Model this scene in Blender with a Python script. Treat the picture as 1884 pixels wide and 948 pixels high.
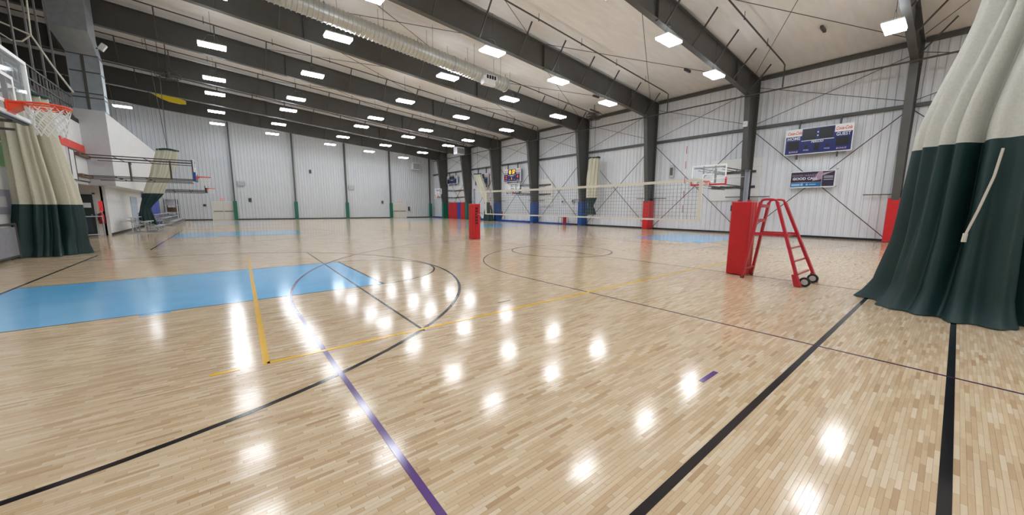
import bpy, math, random
from mathutils import Vector, Matrix
random.seed(7)
for o in list(bpy.data.objects): bpy.data.objects.remove(o)
scene = bpy.context.scene
COL = scene.collection
R = math.radians

# ------------------------------------------------------------------ camera
EYE = 1.55
def cam_setup():
    cd = bpy.data.cameras.new('camera'); cam = bpy.data.objects.new('camera', cd); COL.objects.link(cam)
    cd.sensor_fit = 'HORIZONTAL'; cd.sensor_width = 36.0
    cd.lens = 36.0 * 655.56 / 1884.0
    cd.clip_start = 0.05; cd.clip_end = 300
    M = Matrix.Rotation(-0.677873, 3, 'Z') @ Matrix.Rotation(-0.1390836, 3, 'X') @ Matrix.Rotation(-0.0061752, 3, 'Y')
    right = M @ Vector((1, 0, 0)); fwd = M @ Vector((0, 1, 0)); up = M @ Vector((0, 0, 1))
    m = Matrix((( right.x, up.x, -fwd.x, 0.0), (right.y, up.y, -fwd.y, 0.0), (right.z, up.z, -fwd.z, EYE), (0, 0, 0, 1)))
    cam.matrix_world = m
    scene.camera = cam
cam_setup()

# ------------------------------------------------------------------ world, exposure
w = bpy.data.worlds.new('world'); scene.world = w; w.use_nodes = True
w.node_tree.nodes['Background'].inputs[0].default_value = (0.8, 0.85, 0.9, 1)
w.node_tree.nodes['Background'].inputs[1].default_value = 0.05
vs = scene.view_settings
vs.view_transform = 'Standard'; vs.look = 'None'; vs.gamma = 1.0; vs.use_curve_mapping = False
vs.exposure = 0.0
LIGHT_STRENGTH = 46.0

# ------------------------------------------------------------------ materials
def lin(c):
    return tuple((v/255.0/12.92 if v/255.0 <= 0.04045 else ((v/255.0+0.055)/1.055)**2.4) for v in c) + (1.0,)
MATS = {}
def mat(name, rgb, rough=0.6, metal=0.0, noise=0.0, nscale=8.0, bump=0.0, bscale=40.0, emit=0.0, alpha=1.0, coat=0.0, stretch=None, transmission=0.0, spec=0.5):
    if name in MATS: return MATS[name]
    m = bpy.data.materials.new(name); m.use_nodes = True
    nt = m.node_tree; b = nt.nodes['Principled BSDF']
    c = lin(rgb)
    b.inputs['Base Color'].default_value = c
    b.inputs['Roughness'].default_value = rough; b.inputs['Metallic'].default_value = metal
    b.inputs['Specular IOR Level'].default_value = spec
    if coat: b.inputs['Coat Weight'].default_value = coat; b.inputs['Coat Roughness'].default_value = 0.1
    if alpha < 1: b.inputs['Alpha'].default_value = alpha
    if transmission: b.inputs['Transmission Weight'].default_value = transmission
    if emit:
        b.inputs['Emission Color'].default_value = c; b.inputs['Emission Strength'].default_value = emit
    tc = nt.nodes.new('ShaderNodeTexCoord'); mp = nt.nodes.new('ShaderNodeMapping')
    nt.links.new(tc.outputs['Object'], mp.inputs[0])
    if stretch: mp.inputs['Scale'].default_value = stretch
    if noise:
        n = nt.nodes.new('ShaderNodeTexNoise'); n.inputs['Scale'].default_value = nscale; n.inputs['Detail'].default_value = 5
        nt.links.new(mp.outputs[0], n.inputs['Vector'])
        cr = nt.nodes.new('ShaderNodeValToRGB')
        cr.color_ramp.elements[0].position = 0.3; cr.color_ramp.elements[1].position = 0.7
        cr.color_ramp.elements[0].color = tuple(v*(1-noise) for v in c[:3]) + (1,)
        cr.color_ramp.elements[1].color = tuple(min(1, v*(1+noise)) for v in c[:3]) + (1,)
        nt.links.new(n.outputs['Fac'], cr.inputs[0]); nt.links.new(cr.outputs[0], b.inputs['Base Color'])
    if bump:
        n2 = nt.nodes.new('ShaderNodeTexNoise'); n2.inputs['Scale'].default_value = bscale; n2.inputs['Detail'].default_value = 4
        nt.links.new(mp.outputs[0], n2.inputs['Vector'])
        bp = nt.nodes.new('ShaderNodeBump'); bp.inputs['Strength'].default_value = bump; bp.inputs['Distance'].default_value = 0.02
        nt.links.new(n2.outputs['Fac'], bp.inputs['Height']); nt.links.new(bp.outputs[0], b.inputs['Normal'])
    MATS[name] = m
    return m

STRIP_W, STRIP_L, PHI = 0.026, 0.22, 0.618034
def floor_material():
    m = bpy.data.materials.new('maple_strip_floor'); m.use_nodes = True
    nt = m.node_tree; N = nt.nodes; L = nt.links; b = N['Principled BSDF']
    def math_(op, a, c=None):
        n = N.new('ShaderNodeMath'); n.operation = op
        for i, v in enumerate((a, c)):
            if v is None: continue
            if isinstance(v, (int, float)): n.inputs[i].default_value = v
            else: L.new(v, n.inputs[i])
        return n.outputs[0]
    geo = N.new('ShaderNodeNewGeometry'); sep = N.new('ShaderNodeSeparateXYZ'); L.new(geo.outputs['Position'], sep.inputs[0])
    x, y = sep.outputs[0], sep.outputs[1]
    yr = math_('DIVIDE', math_('ADD', y, 30.0), STRIP_W)
    row = math_('FLOOR', yr)
    off = math_('FRACT', math_('MULTIPLY', row, PHI))
    xc = math_('ADD', math_('DIVIDE', math_('ADD', x, 30.0), STRIP_L), off)
    col = math_('FLOOR', xc)
    cb = N.new('ShaderNodeCombineXYZ'); L.new(row, cb.inputs[0]); L.new(col, cb.inputs[1])
    wn = N.new('ShaderNodeTexWhiteNoise'); wn.noise_dimensions = '2D'; L.new(cb.outputs[0], wn.inputs['Vector'])
    cr = N.new('ShaderNodeValToRGB'); e = cr.color_ramp.elements
    cols = [(0.0, (176, 146, 113)), (0.08, (191, 164, 131)), (0.5, (201, 177, 145)), (0.85, (207, 186, 156)), (1.0, (214, 196, 170))]
    e[0].position, e[0].color = cols[0][0], lin(cols[0][1]); e[1].position, e[1].color = cols[-1][0], lin(cols[-1][1])
    for p_, c_ in cols[1:-1]:
        q = e.new(p_); q.color = lin(c_)
    L.new(wn.outputs['Value'], cr.inputs[0])
    # grain
    mp = N.new('ShaderNodeMapping'); mp.inputs['Scale'].default_value = (3, 90, 1); L.new(geo.outputs['Position'], mp.inputs[0])
    gn = N.new('ShaderNodeTexNoise'); gn.inputs['Scale'].default_value = 1.0; gn.inputs['Detail'].default_value = 3; L.new(mp.outputs[0], gn.inputs['Vector'])
    # broad blotches
    bn = N.new('ShaderNodeTexNoise'); bn.inputs['Scale'].default_value = 0.7; bn.inputs['Detail'].default_value = 3; L.new(geo.outputs['Position'], bn.inputs['Vector'])
    gv = math_('ADD', math_('MULTIPLY', gn.outputs['Fac'], 0.22), math_('MULTIPLY', bn.outputs['Fac'], 0.16))
    gv = math_('ADD', gv, 0.81)
    # joints between strips
    fy = math_('FRACT', yr); fx = math_('FRACT', xc)
    jy = math_('GREATER_THAN', math_('MINIMUM', fy, math_('SUBTRACT', 1.0, fy)), 0.022)
    jx = math_('GREATER_THAN', math_('MINIMUM', fx, math_('SUBTRACT', 1.0, fx)), 0.0035)
    jj = math_('ADD', math_('MULTIPLY', math_('MULTIPLY', jy, jx), 0.16), 0.84)
    gv = math_('MULTIPLY', gv, jj)
    mx = N.new('ShaderNodeMix'); mx.data_type = 'RGBA'; mx.blend_type = 'MULTIPLY'; mx.inputs[0].default_value = 1.0
    L.new(cr.outputs[0], mx.inputs[6])
    cg = N.new('ShaderNodeCombineColor'); [L.new(gv, cg.inputs[i]) for i in range(3)]
    L.new(cg.outputs[0], mx.inputs[7]); L.new(mx.outputs[2], b.inputs['Base Color'])
    # each strip lies at a slightly different tilt, so reflections break up along the strips
    sub = N.new('ShaderNodeVectorMath'); sub.operation = 'SUBTRACT'; L.new(wn.outputs['Color'], sub.inputs[0]); sub.inputs[1].default_value = (0.5, 0.5, 0.5)
    sc = N.new('ShaderNodeVectorMath'); sc.operation = 'MULTIPLY'; L.new(sub.outputs[0], sc.inputs[0]); sc.inputs[1].default_value = (0.010, 0.010, 0.0)
    ad = N.new('ShaderNodeVectorMath'); ad.operation = 'ADD'; L.new(sc.outputs[0], ad.inputs[0]); L.new(geo.outputs['Normal'], ad.inputs[1])
    nm = N.new('ShaderNodeVectorMath'); nm.operation = 'NORMALIZE'; L.new(ad.outputs[0], nm.inputs[0]); L.new(nm.outputs[0], b.inputs['Normal'])
    b.inputs['Roughness'].default_value = 0.13
    b.inputs['Specular IOR Level'].default_value = 0.30
    return m
FLOOR_MAT = floor_material()

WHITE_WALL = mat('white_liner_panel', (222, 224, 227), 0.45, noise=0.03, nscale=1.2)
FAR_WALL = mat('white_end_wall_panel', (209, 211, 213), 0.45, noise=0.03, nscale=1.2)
WHITE_PAINT = mat('white_painted_block', (226, 225, 222), 0.6, noise=0.03, nscale=3, bump=0.05, bscale=20)
GREY_PAINT = mat('pale_grey_paint', (196, 194, 196), 0.6, noise=0.03)
CEILING = mat('ceiling_insulation_facing', (231, 226, 220), 0.7, noise=0.05, nscale=1.4, bump=0.5, bscale=2.5, stretch=(0.6, 3, 1))
STEEL = mat('dark_grey_painted_steel', (80, 79, 75), 0.45, noise=0.08, nscale=2)
STEEL2 = mat('dark_brown_grey_pipe', (74, 70, 66), 0.5)
BLACK = mat('black_rubber_base', (28, 27, 32), 0.5)
DARK = mat('shaded_interior', (46, 41, 38), 0.8, noise=0.1)  # mezzanine shadow painted into the dark base colour
RED_VINYL = mat('red_vinyl_padding', (196, 28, 34), 0.4, noise=0.06, nscale=4, bump=0.15, bscale=9)
BLUE_VINYL = mat('blue_vinyl_padding', (26, 74, 140), 0.4, noise=0.06, nscale=4)
GREEN_VINYL = mat('green_vinyl_padding', (20, 104, 84), 0.4, noise=0.06, nscale=4)
RED_STEEL = mat('red_painted_steel', (186, 30, 46), 0.35)
ORANGE = mat('orange_red_rim_paint', (238, 74, 36), 0.35)
GALV = mat('galvanised_sheet', (176, 184, 190), 0.38, metal=0.55, noise=0.08, nscale=5)
DUCTM = mat('galvanised_duct', (196, 196, 190), 0.4, metal=0.45, noise=0.05, nscale=4)
ALU = mat('bleacher_aluminium', (196, 198, 200), 0.35, metal=0.5)
CREAM = mat('beige_curtain_mesh', (202, 198, 178), 0.85, noise=0.06, nscale=30, bump=0.2, bscale=120)
PALECLOTH = mat('pale_grey_curtain_mesh', (205, 205, 196), 0.85, noise=0.05, nscale=30, bump=0.2, bscale=120)
GREENCLOTH = mat('dark_green_vinyl_cloth', (17, 50, 49), 0.55, noise=0.10, nscale=3, bump=0.15, bscale=8)
LAMPWHITE = mat('lamp_housing', (225, 225, 225), 0.5)
LAMP = mat('led_diffuser', (240, 247, 255), 0.5, emit=LIGHT_STRENGTH)
UPLIGHT = mat('led_uplight_lens', (240, 247, 255), 0.5, emit=LIGHT_STRENGTH*0.17)
GLASS = mat('clear_backboard_glass', (232, 240, 244), 0.05, alpha=0.16)
WHITE = mat('white_gloss', (236, 236, 234), 0.4)
CORDWHITE = mat('white_net_cord', (228, 228, 222), 0.8)
CORDGREY = mat('grey_net_cord', (112, 114, 118), 0.8)
LINEBLACK = mat('black_floor_paint', (26, 23, 27), 0.13, noise=0.1, nscale=6)
LINEPURPLE = mat('purple_floor_paint', (92, 62, 122), 0.13)
LINEYELLOW = mat('yellow_floor_tape', (222, 174, 36), 0.16, noise=0.06, nscale=9)
KEYBLUE = mat('light_blue_floor_paint', (108, 182, 228), 0.13, noise=0.05, nscale=1.6)
NAVY = mat('navy_scoreboard_face', (24, 34, 104), 0.3)
DIGIT = mat('dark_digit_window', (20, 19, 22), 0.3)
LETTER = mat('white_lettering', (226, 230, 236), 0.5)
LETTERRED = mat('red_lettering', (214, 58, 48), 0.5)
LETTERBLACK = mat('black_lettering', (26, 20, 22), 0.5)
AMBER = mat('lit_amber_digit', (255, 176, 40), 0.5, emit=2.0)
REDDIGIT = mat('lit_red_digit', (240, 40, 60), 0.5, emit=1.5)
BANNERDARK = mat('banner_dark_plum', (44, 34, 60), 0.45, noise=0.15, nscale=3)
BANNERPINK = mat('banner_pale_pink', (176, 146, 172), 0.45, noise=0.2, nscale=5)
BANNERBLUE = mat('banner_blue', (28, 104, 160), 0.45)
LIGHTBLUE = mat('banner_light_blue', (150, 200, 232), 0.5)
YELLOW = mat('yellow_vinyl', (232, 206, 40), 0.5)
DOORDARK = mat('dark_green_door', (46, 58, 54), 0.45)
PANELWHITE = mat('white_plywood_panel', (232, 230, 226), 0.5, noise=0.02)
WOOD = mat('brown_wood_block', (112, 86, 66), 0.6, noise=0.1)
GREENPOSTER = mat('green_poster', (96, 178, 66), 0.5)
PURPLEPOSTER = mat('dark_purple_poster', (54, 40, 66), 0.5)
TARP = mat('blue_tarp', (34, 66, 158), 0.45, noise=0.1, bump=0.3, bscale=10)
ROPE = mat('pale_rope', (206, 200, 186), 0.8)
EXITRED = mat('exit_sign_red', (230, 60, 64), 0.5, emit=0.3)
PINKW = mat('pale_sign_face', (238, 214, 212), 0.5)
SUBFLOOR = mat('floor_underlay', (120, 92, 66), 0.7)
RUBBER = mat('black_tyre_rubber', (30, 30, 32), 0.6)

# ------------------------------------------------------------------ mesh helpers
class MB:
    def __init__(s): s.v = []; s.f = []
    def add(s, vs_, fs_):
        n = len(s.v); s.v += [tuple(q) for q in vs_]; s.f += [tuple(i+n for i in f) for f in fs_]; return s
    def box(s, x0, x1, y0, y1, z0, z1):
        v = [(x, y, z) for z in (z0, z1) for y in (y0, y1) for x in (x0, x1)]
        return s.add(v, [(0,2,3,1),(4,5,7,6),(0,1,5,4),(2,6,7,3),(0,4,6,2),(1,3,7,5)])
    def bar(s, p, q, w=0.05, h=None, up=(0,0,1)):
        p, q = Vector(p), Vector(q); h = w if h is None else h
        d = (q-p).normalized(); u = Vector(up)
        if abs(d.dot(u)) > 0.98: u = Vector((1,0,0))
        a = d.cross(u).normalized(); b = a.cross(d).normalized()
        v = []
        for c in (p, q):
            for sa, sb in ((-1,-1),(1,-1),(1,1),(-1,1)): v.append(c + a*(sa*w/2) + b*(sb*h/2))
        return s.add(v, [(0,1,2,3),(7,6,5,4),(0,4,5,1),(1,5,6,2),(2,6,7,3),(3,7,4,0)])
    def tube(s, pts, r, n=8, closed=False):
        pts = [Vector(q) for q in pts]; m = len(pts); rings = []
        rr = r if isinstance(r, (list, tuple)) else [r]*m
        prev = None
        for i, c in enumerate(pts):
            if closed: d = pts[(i+1) % m] - pts[i-1]
            else: d = pts[min(i+1, m-1)] - pts[max(i-1, 0)]
            d.normalize()
            if prev is None:
                u = Vector((0,0,1)) if abs(d.z) < 0.95 else Vector((1,0,0))
                a = d.cross(u).normalized()
            else:
                a = (prev - d*prev.dot(d)).normalized()
            prev = a; b = d.cross(a)
            rings.append([c + (a*math.cos(t) + b*math.sin(t))*rr[i] for t in [2*math.pi*k/n for k in range(n)]])
        v = [q for ring in rings for q in ring]; f = []
        for i in range(m if closed else m-1):
            j = (i+1) % m
            for k in range(n):
                l = (k+1) % n
                f.append((i*n+k, i*n+l, j*n+l, j*n+k))
        if not closed:
            f.append(tuple(range(n-1, -1, -1))); f.append(tuple((m-1)*n+k for k in range(n)))
        return s.add(v, f)
    def prism(s, poly, axis, a, b):
        # poly: 2D points in the two other axes (ordered), extruded along axis from a to b
        def P(q, t):
            return {0: (t, q[0], q[1]), 1: (q[0], t, q[1]), 2: (q[0], q[1], t)}[axis]
        n = len(poly)
        v = [P(q, a) for q in poly] + [P(q, b) for q in poly]
        f = [tuple(range(n-1, -1, -1)), tuple(range(n, 2*n))] + [(i, (i+1) % n, n+(i+1) % n, n+i) for i in range(n)]
        return s.add(v, f)
    def ribbon(s, pts, wdt, z0, z1, closed=False):
        # flat strip following 2D points
        n = len(pts); L_, R_ = [], []
        for i, q in enumerate(pts):
            if closed: a, b = pts[i-1], pts[(i+1) % n]
            else: a, b = pts[max(i-1,0)], pts[min(i+1,n-1)]
            dx, dy = b[0]-a[0], b[1]-a[1]; l = math.hypot(dx, dy); nx, ny = -dy/l*wdt/2, dx/l*wdt/2
            L_.append((q[0]+nx, q[1]+ny)); R_.append((q[0]-nx, q[1]-ny))
        v = []
        for i in range(n): v += [(*L_[i], z0), (*R_[i], z0), (*L_[i], z1), (*R_[i], z1)]
        f = []
        for i in range(n if closed else n-1):
            a, b = 4*i, 4*((i+1) % n)
            f += [(a+2,a+3,b+3,b+2),(a,b,b+1,a+1),(a,a+2,b+2,b),(a+1,b+1,b+3,a+3)]
        return s.add(v, f)
    def build(s, name, material, parent=None, loc=None, smooth=False, label=None, bevel=0.0):
        me = bpy.data.meshes.new(name)
        base = parent_loc(parent) if parent is not None else Vector((0,0,0))
        loc = Vector(loc) if loc is not None else (None)
        off = base if loc is None else loc
        me.from_pydata([Vector(q) - off for q in s.v], [], s.f); me.update()
        import bmesh as _b
        bm = _b.new(); bm.from_mesh(me); _b.ops.recalc_face_normals(bm, faces=bm.faces); bm.to_mesh(me); bm.free()
        if smooth:
            for p_ in me.polygons: p_.use_smooth = True
        me.materials.append(material)
        o = bpy.data.objects.new(name, me); COL.objects.link(o)
        if parent is not None:
            o.parent = parent
            o.location = (off - base)
        else: o.location = off
        if bevel:
            b = o.modifiers.new('bevel', 'BEVEL'); b.width = bevel; b.segments = 2; b.limit_method = 'ANGLE'
        if label: o['label'] = label
        return o
def parent_loc(p):
    v = Vector((0,0,0))
    while p is not None: v = v + Vector(p.location); p = p.parent
    return v
def tag(o, label, cat, group=None):
    o['label'] = label; o['category'] = cat
    if group: o['group'] = group
    return o
def thing(name, label, cat, loc=(0,0,0), group=None):
    o = bpy.data.objects.new(name, None); COL.objects.link(o); o.location = loc; o.empty_display_size = 0.1
    return tag(o, label, cat, group)
def structure(o): o['kind'] = 'structure'; return o
def dup(root, dloc, label=None, group=None, parent=None):
    c = root.copy(); COL.objects.link(c)
    if parent is None: c.location = Vector(root.location) + Vector(dloc)
    else: c.parent = parent
    if label: c['label'] = label
    if group: c['group'] = group
    for ch in list(root.children): dup(ch, (0,0,0), parent=c)
    return c
def text_mb(body, size, origin, ux, uz, depth=0.004, shear=0.0, align='CENTER', bold=0.0, xs=1.0):
    # lettering laid on a plane: ux = reading direction, uz = up direction
    cu = bpy.data.curves.new('lettering', 'FONT'); cu.body = body; cu.size = size; cu.align_x = align; cu.align_y = 'CENTER'
    cu.extrude = depth/2; cu.shear = shear; cu.offset = bold; cu.resolution_u = 2
    o = bpy.data.objects.new('lettering', cu); COL.objects.link(o)
    dg = bpy.context.evaluated_depsgraph_get(); me = bpy.data.meshes.new_from_object(o.evaluated_get(dg))
    ux, uz = Vector(ux), Vector(uz); un = ux.cross(uz)
    m = MB(); m.add([Vector(origin) + ux*(v.co.x*xs) + uz*v.co.y + un*v.co.z for v in me.vertices], [tuple(p_.vertices) for p_ in me.polygons])
    bpy.data.objects.remove(o); bpy.data.meshes.remove(me); bpy.data.curves.remove(cu)
    return m

# hall dimensions
XR, YF, XL, YB = 25.6, 51.0, -4.9, -14.0
def roof_z(x): return 11.35 - 0.08*x
def gtop(x): return 11.2 - 0.08*x
def glow(x): return 10.0 - 0.078*x
BAY = [1.95 + 6.4*k for k in range(-2, 8)]      # frame planes

# ------------------------------------------------------------------ floor
def build_floor():
    hx0, hx1, hy0, hy1 = -3.0, 8.1, -2.1, 8.4
    X0, X1 = -12.0, XR+0.3
    Y0, Y1 = YB, YF+0.3
    hx0 = round((hx0+30)/STRIP_L)*STRIP_L-30; hy0 = round((hy0+30)/STRIP_W)*STRIP_W-30; hy1 = round((hy1+30)/STRIP_W)*STRIP_W-30
    m = MB()
    for a in ((X0,hx0,Y0,Y1),(hx1,X1,Y0,Y1),(hx0,hx1,Y0,hy0),(hx0,hx1,hy1,Y1)):
        m.box(a[0],a[1],a[2],a[3],-0.15,0.0)
    fl = structure(m.build('floor', FLOOR_MAT))
    MB().box(hx0,hx1,hy0,hy1,-0.15,-0.008).build('underlay', SUBFLOOR, fl)
    # strips of the nearer floor
    strips = []
    r0, r1 = round((hy0+30)/STRIP_W), round((hy1+30)/STRIP_W)
    for row in range(r0, r1):
        off = (row*PHI) % 1.0
        c = math.floor((hx0+30)/STRIP_L + off)
        while True:
            xa = (c-off)*STRIP_L-30; xb = xa+STRIP_L
            if xa >= hx1: break
            xa, xb = max(xa, hx0), min(xb, hx1)
            if xb-xa > 0.004: strips.append((xa, xb, row*STRIP_W-30, (row+1)*STRIP_W-30))
            c += 1
    d = Vector((0.627, 0.779))
    def score(s_):
        cx, cy = (s_[0]+s_[1])/2, (s_[2]+s_[3])/2
        dep = cx*d.x + cy*d.y; lat = cx*d.y - cy*d.x
        vis = dep > 1.42 and abs(lat) < 1.5*dep+0.2 and s_[1]-s_[0] > STRIP_L*0.98
        return dep if vis else 1e6
    strips.sort(key=score)
    g = 0.0004
    unit = MB().box(-STRIP_L/2+g, STRIP_L/2-g, -STRIP_W/2+g, STRIP_W/2-g, -0.008, 0.0).build('floor_strip', FLOOR_MAT, fl)
    first = True
    for s_ in strips[:300]:
        o = unit if first else unit.copy()
        if not first: COL.objects.link(o)
        o.location = ((s_[0]+s_[1])/2, (s_[2]+s_[3])/2, 0.0); o.parent = fl; first = False
    m = MB()
    for s_ in strips[300:]: m.box(s_[0]+g, s_[1]-g, s_[2]+g, s_[3]-g, -0.008, 0.0)
    o = m.build('floor_strips', FLOOR_MAT, fl); o['kind'] = 'stuff'
    return fl
FLOOR = build_floor()

def arc(cx, cy, r, a0, a1, n=64):
    return [(cx+r*math.cos(R(a0+(a1-a0)*i/n)), cy+r*math.sin(R(a0+(a1-a0)*i/n))) for i in range(n+1)]
def line(pts, wdt, material, label, z=0.0022, closed=False):
    return MB().ribbon(pts, wdt, 0.0001, z, closed).build('painted_line', material, FLOOR, label=label)
def densify(p, q, n=12): return [(p[0]+(q[0]-p[0])*i/n, p[1]+(q[1]-p[1])*i/n) for i in range(n+1)]
def build_markings():
    CX = 9.56
    for ci, (cy, ftl, hoopx, basel) in enumerate(((9.0, 2.42, -1.78, -3.15), (25.3, 3.55, -0.7, -2.1), (41.4, 3.55, -0.7, -2.1))):
        for side in (1, -1):
            fx = lambda x: x if side == 1 else 2*CX - x
            xa, xb = sorted((fx(basel), fx(ftl)))
            MB().box(xa, xb, cy-1.83, cy+1.83, 0.0001, 0.0010).build('painted_key', KEYBLUE, FLOOR, label='light blue painted basketball key')
            if ci < 2:
                for yy in (cy-1.83, cy+1.83): line([(xa, yy), (xb, yy)], 0.025, LINEBLACK, 'thin black edge line of the key', 0.0018)
                line([(fx(ftl), cy-1.83), (fx(ftl), cy+1.83)], 0.05, LINEBLACK, 'black free throw line', 0.0020)
                line([(fx(ftl+(0 if True else 0)) + (q[0]-ftl)*(1 if side == 1 else -1), q[1]) for q in arc(ftl, cy, 1.83, -90, 90, 40)], 0.04, LINEBLACK, 'black free throw semicircle', 0.0018)
            r3 = 6.08
            pts = [(basel, cy-r3-0.12)] + [(hoopx+0.1, cy-r3-0.03)] + arc(hoopx, cy, r3, -86, 86, 72) + [(hoopx+0.1, cy+r3+0.03), (basel, cy+r3+0.12)]
            line([(fx(q[0]), q[1]) for q in pts], 0.05, LINEBLACK, 'black three point arc', 0.0020)
            line([(fx(basel), cy-7.6), (fx(basel), cy+7.6)], 0.05, LINEBLACK, 'black baseline', 0.0018)
        line(arc(CX, cy, 1.8, 0, 360, 64)[:-1], 0.05, LINEBLACK, 'black centre circle', 0.0018, closed=True)
        line([(CX, cy-8.1), (CX, cy+7.5)], 0.04, LINEBLACK, 'thin dark halfway line', 0.0016)
    line([(-6.0+2.9, 0.855), (XR-3, 0.855)], 0.052, LINEBLACK, 'wide black sideline')
    line([(-3.1, -0.125), (XR-3, -0.125)], 0.052, LINEBLACK, 'second wide black sideline')
    line([(2.10, 13.75), (1.86, 4.07)], 0.035, LINEBLACK, 'thin black line across the key')
    # purple concentric lines of the long court
    line([(0.75, -4), (0.73, 5.9)] + arc(9.56, 6.0, 8.83, 180, 96, 60), 0.045, LINEPURPLE, 'purple curved court line', 0.0026)
    line([(5.20, -4), (5.17, 4.6)] + arc(9.56, 6.2, 4.42, 176, 92, 40), 0.03, mat('dark_purple_floor_paint', (70, 46, 80), 0.13), 'thin dark purple curved line', 0.0026)
    line([(3.24, 1.29), (3.56, 1.29)], 0.045, LINEPURPLE, 'short purple dash')
    line([(3.40, 4.58), (3.66, 4.58)], 0.03, LINEBLACK, 'short black dash')
    line([(13.0, 6.2), (18.2, 6.2)], 0.035, LINEBLACK, 'thin dark cross line')
    line([(0.22, 4.15), (12.6, 4.15)], 0.055, LINEYELLOW, 'yellow volleyball sideline', 0.0030)
    line([(0.21, 4.12), (0.48, 13.3)], 0.06, LINEYELLOW, 'yellow volleyball end line', 0.0030)
    line([(-0.22, 4.15), (0.0, 4.15)], 0.055, LINEYELLOW, 'short yellow dash', 0.0030)
    m = MB().box(-1.05, -0.72, 7.04, 7.16, 0.0001, 0.0012); m.build('paint_patch', KEYBLUE, FLOOR, label='stray light blue paint patch beside the key')
build_markings()

# ------------------------------------------------------------------ walls, roof
def rib_panel(wd, z0, z1f, depth=0.036, pitch=0.305):
    # vertical ribbed liner panel running along local +x, facing local -y ; z1f(x) top
    m = MB(); prof = []
    n = int(round(wd/pitch))
    for i in range(n):
        a = i*pitch
        prof += [(a, 0), (a+0.22*pitch*1.0+0.12, 0), (a+0.215, -depth), (a+0.275, -depth)]
    prof.append((wd, 0))
    vs_ = []
    for x, d in prof: vs_ += [(x, d, z0), (x, d, z1f(x))]
    f = [(2*i, 2*i+1, 2*i+3, 2*i+2) for i in range(len(prof)-1)]
    return m.add(vs_, f)
def build_walls():
    PW = 0.915
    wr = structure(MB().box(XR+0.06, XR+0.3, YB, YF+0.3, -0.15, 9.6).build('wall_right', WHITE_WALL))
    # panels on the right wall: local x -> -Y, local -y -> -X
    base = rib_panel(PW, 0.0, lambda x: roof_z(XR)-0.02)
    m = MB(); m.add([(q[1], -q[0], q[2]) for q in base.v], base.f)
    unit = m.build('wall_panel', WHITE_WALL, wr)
    y = YF; first = True
    while y > YB + PW:
        o = unit if first else unit.copy()
        if not first: COL.objects.link(o)
        o.parent = wr; o.location = (XR, y, 0); y -= PW; first = False
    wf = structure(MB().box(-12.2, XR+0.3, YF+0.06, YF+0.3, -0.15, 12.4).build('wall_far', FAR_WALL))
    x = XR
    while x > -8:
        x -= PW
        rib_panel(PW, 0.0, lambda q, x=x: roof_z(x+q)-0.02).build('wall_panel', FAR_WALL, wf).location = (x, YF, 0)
    structure(MB().box(-12.2, XR+0.3, YB-0.2, YB, -0.15, 12.4).build('wall_back', WHITE_PAINT))
    # roof
    m = MB().prism([(-12.2, roof_z(-12.2)), (XR+0.3, roof_z(XR+0.3)), (XR+0.3, roof_z(XR+0.3)+0.2), (-12.2, roof_z(-12.2)+0.2)], 1, YB-0.2, YF+0.3)
    structure(m.build('ceiling', CEILING))
    # left side: solid wall below the mezzanine, recess with a door, projecting block
    structure(MB().box(XL-0.2, XL, YB, 24.5, 0, 5.3).box(XL-0.2, XL, 24.5, 26.2, 2.5, 5.3).build('wall_left', WHITE_PAINT))
    structure(MB().box(-7.7, XL-0.2, 24.3, 24.5, 0, 2.5).box(-7.9, -7.7, 24.3, 27.6, 0, 2.5).build('wall_recess', WHITE_PAINT))
    structure(MB().box(-7.9, -4.72, 27.4, 27.6, 0, 2.5).build('wall_recess_end', mat('beige_recess_paint', (214, 206, 196), 0.6)))
    structure(MB().box(-4.8, -4.6, 27.4, 36.5, 0, 2.5).build('wall_left_lower', WHITE_PAINT))
    structure(MB().box(-4.8, -4.6, 36.5, 46.5, 0, 2.5).build('wall_left_lower_far', WHITE_PAINT))
    structure(MB().box(-9.0, -4.05, 26.2, 44.0, 2.5, 6.0).build('wall_left_upper_block', WHITE_PAINT))
    structure(MB().box(-9.0, -4.02, 26.16, 26.2, 2.5, 6.0).build('end_face_shade_1', GREY_PAINT))  # thin grey sheet: shade of the block's end face put into colour
    structure(MB().box(-12, XL, YB, 26.2, 5.3, 5.5).build('mezzanine_floor', DARK))
    structure(MB().box(-12.2, -12, YB, YF, 0, 12.4).build('wall_left_outer', DARK))
    # black base strips
    structure(MB().box(XR-0.07, XR-0.045, YB, YF, 0, 0.11).build('baseboard_right', BLACK))
    m = MB()
    for a, b in ((-4.6, -0.95), (1.0, 18.9), (21.0, XR)): m.box(a, b, YF-0.07, YF-0.045, 0, 0.11)
    structure(m.build('baseboard_far', BLACK))
    structure(MB().box(-4.6, -4.58, 27.4, 46.5, 0, 0.11).build('baseboard_left', BLACK))
build_walls()

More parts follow.
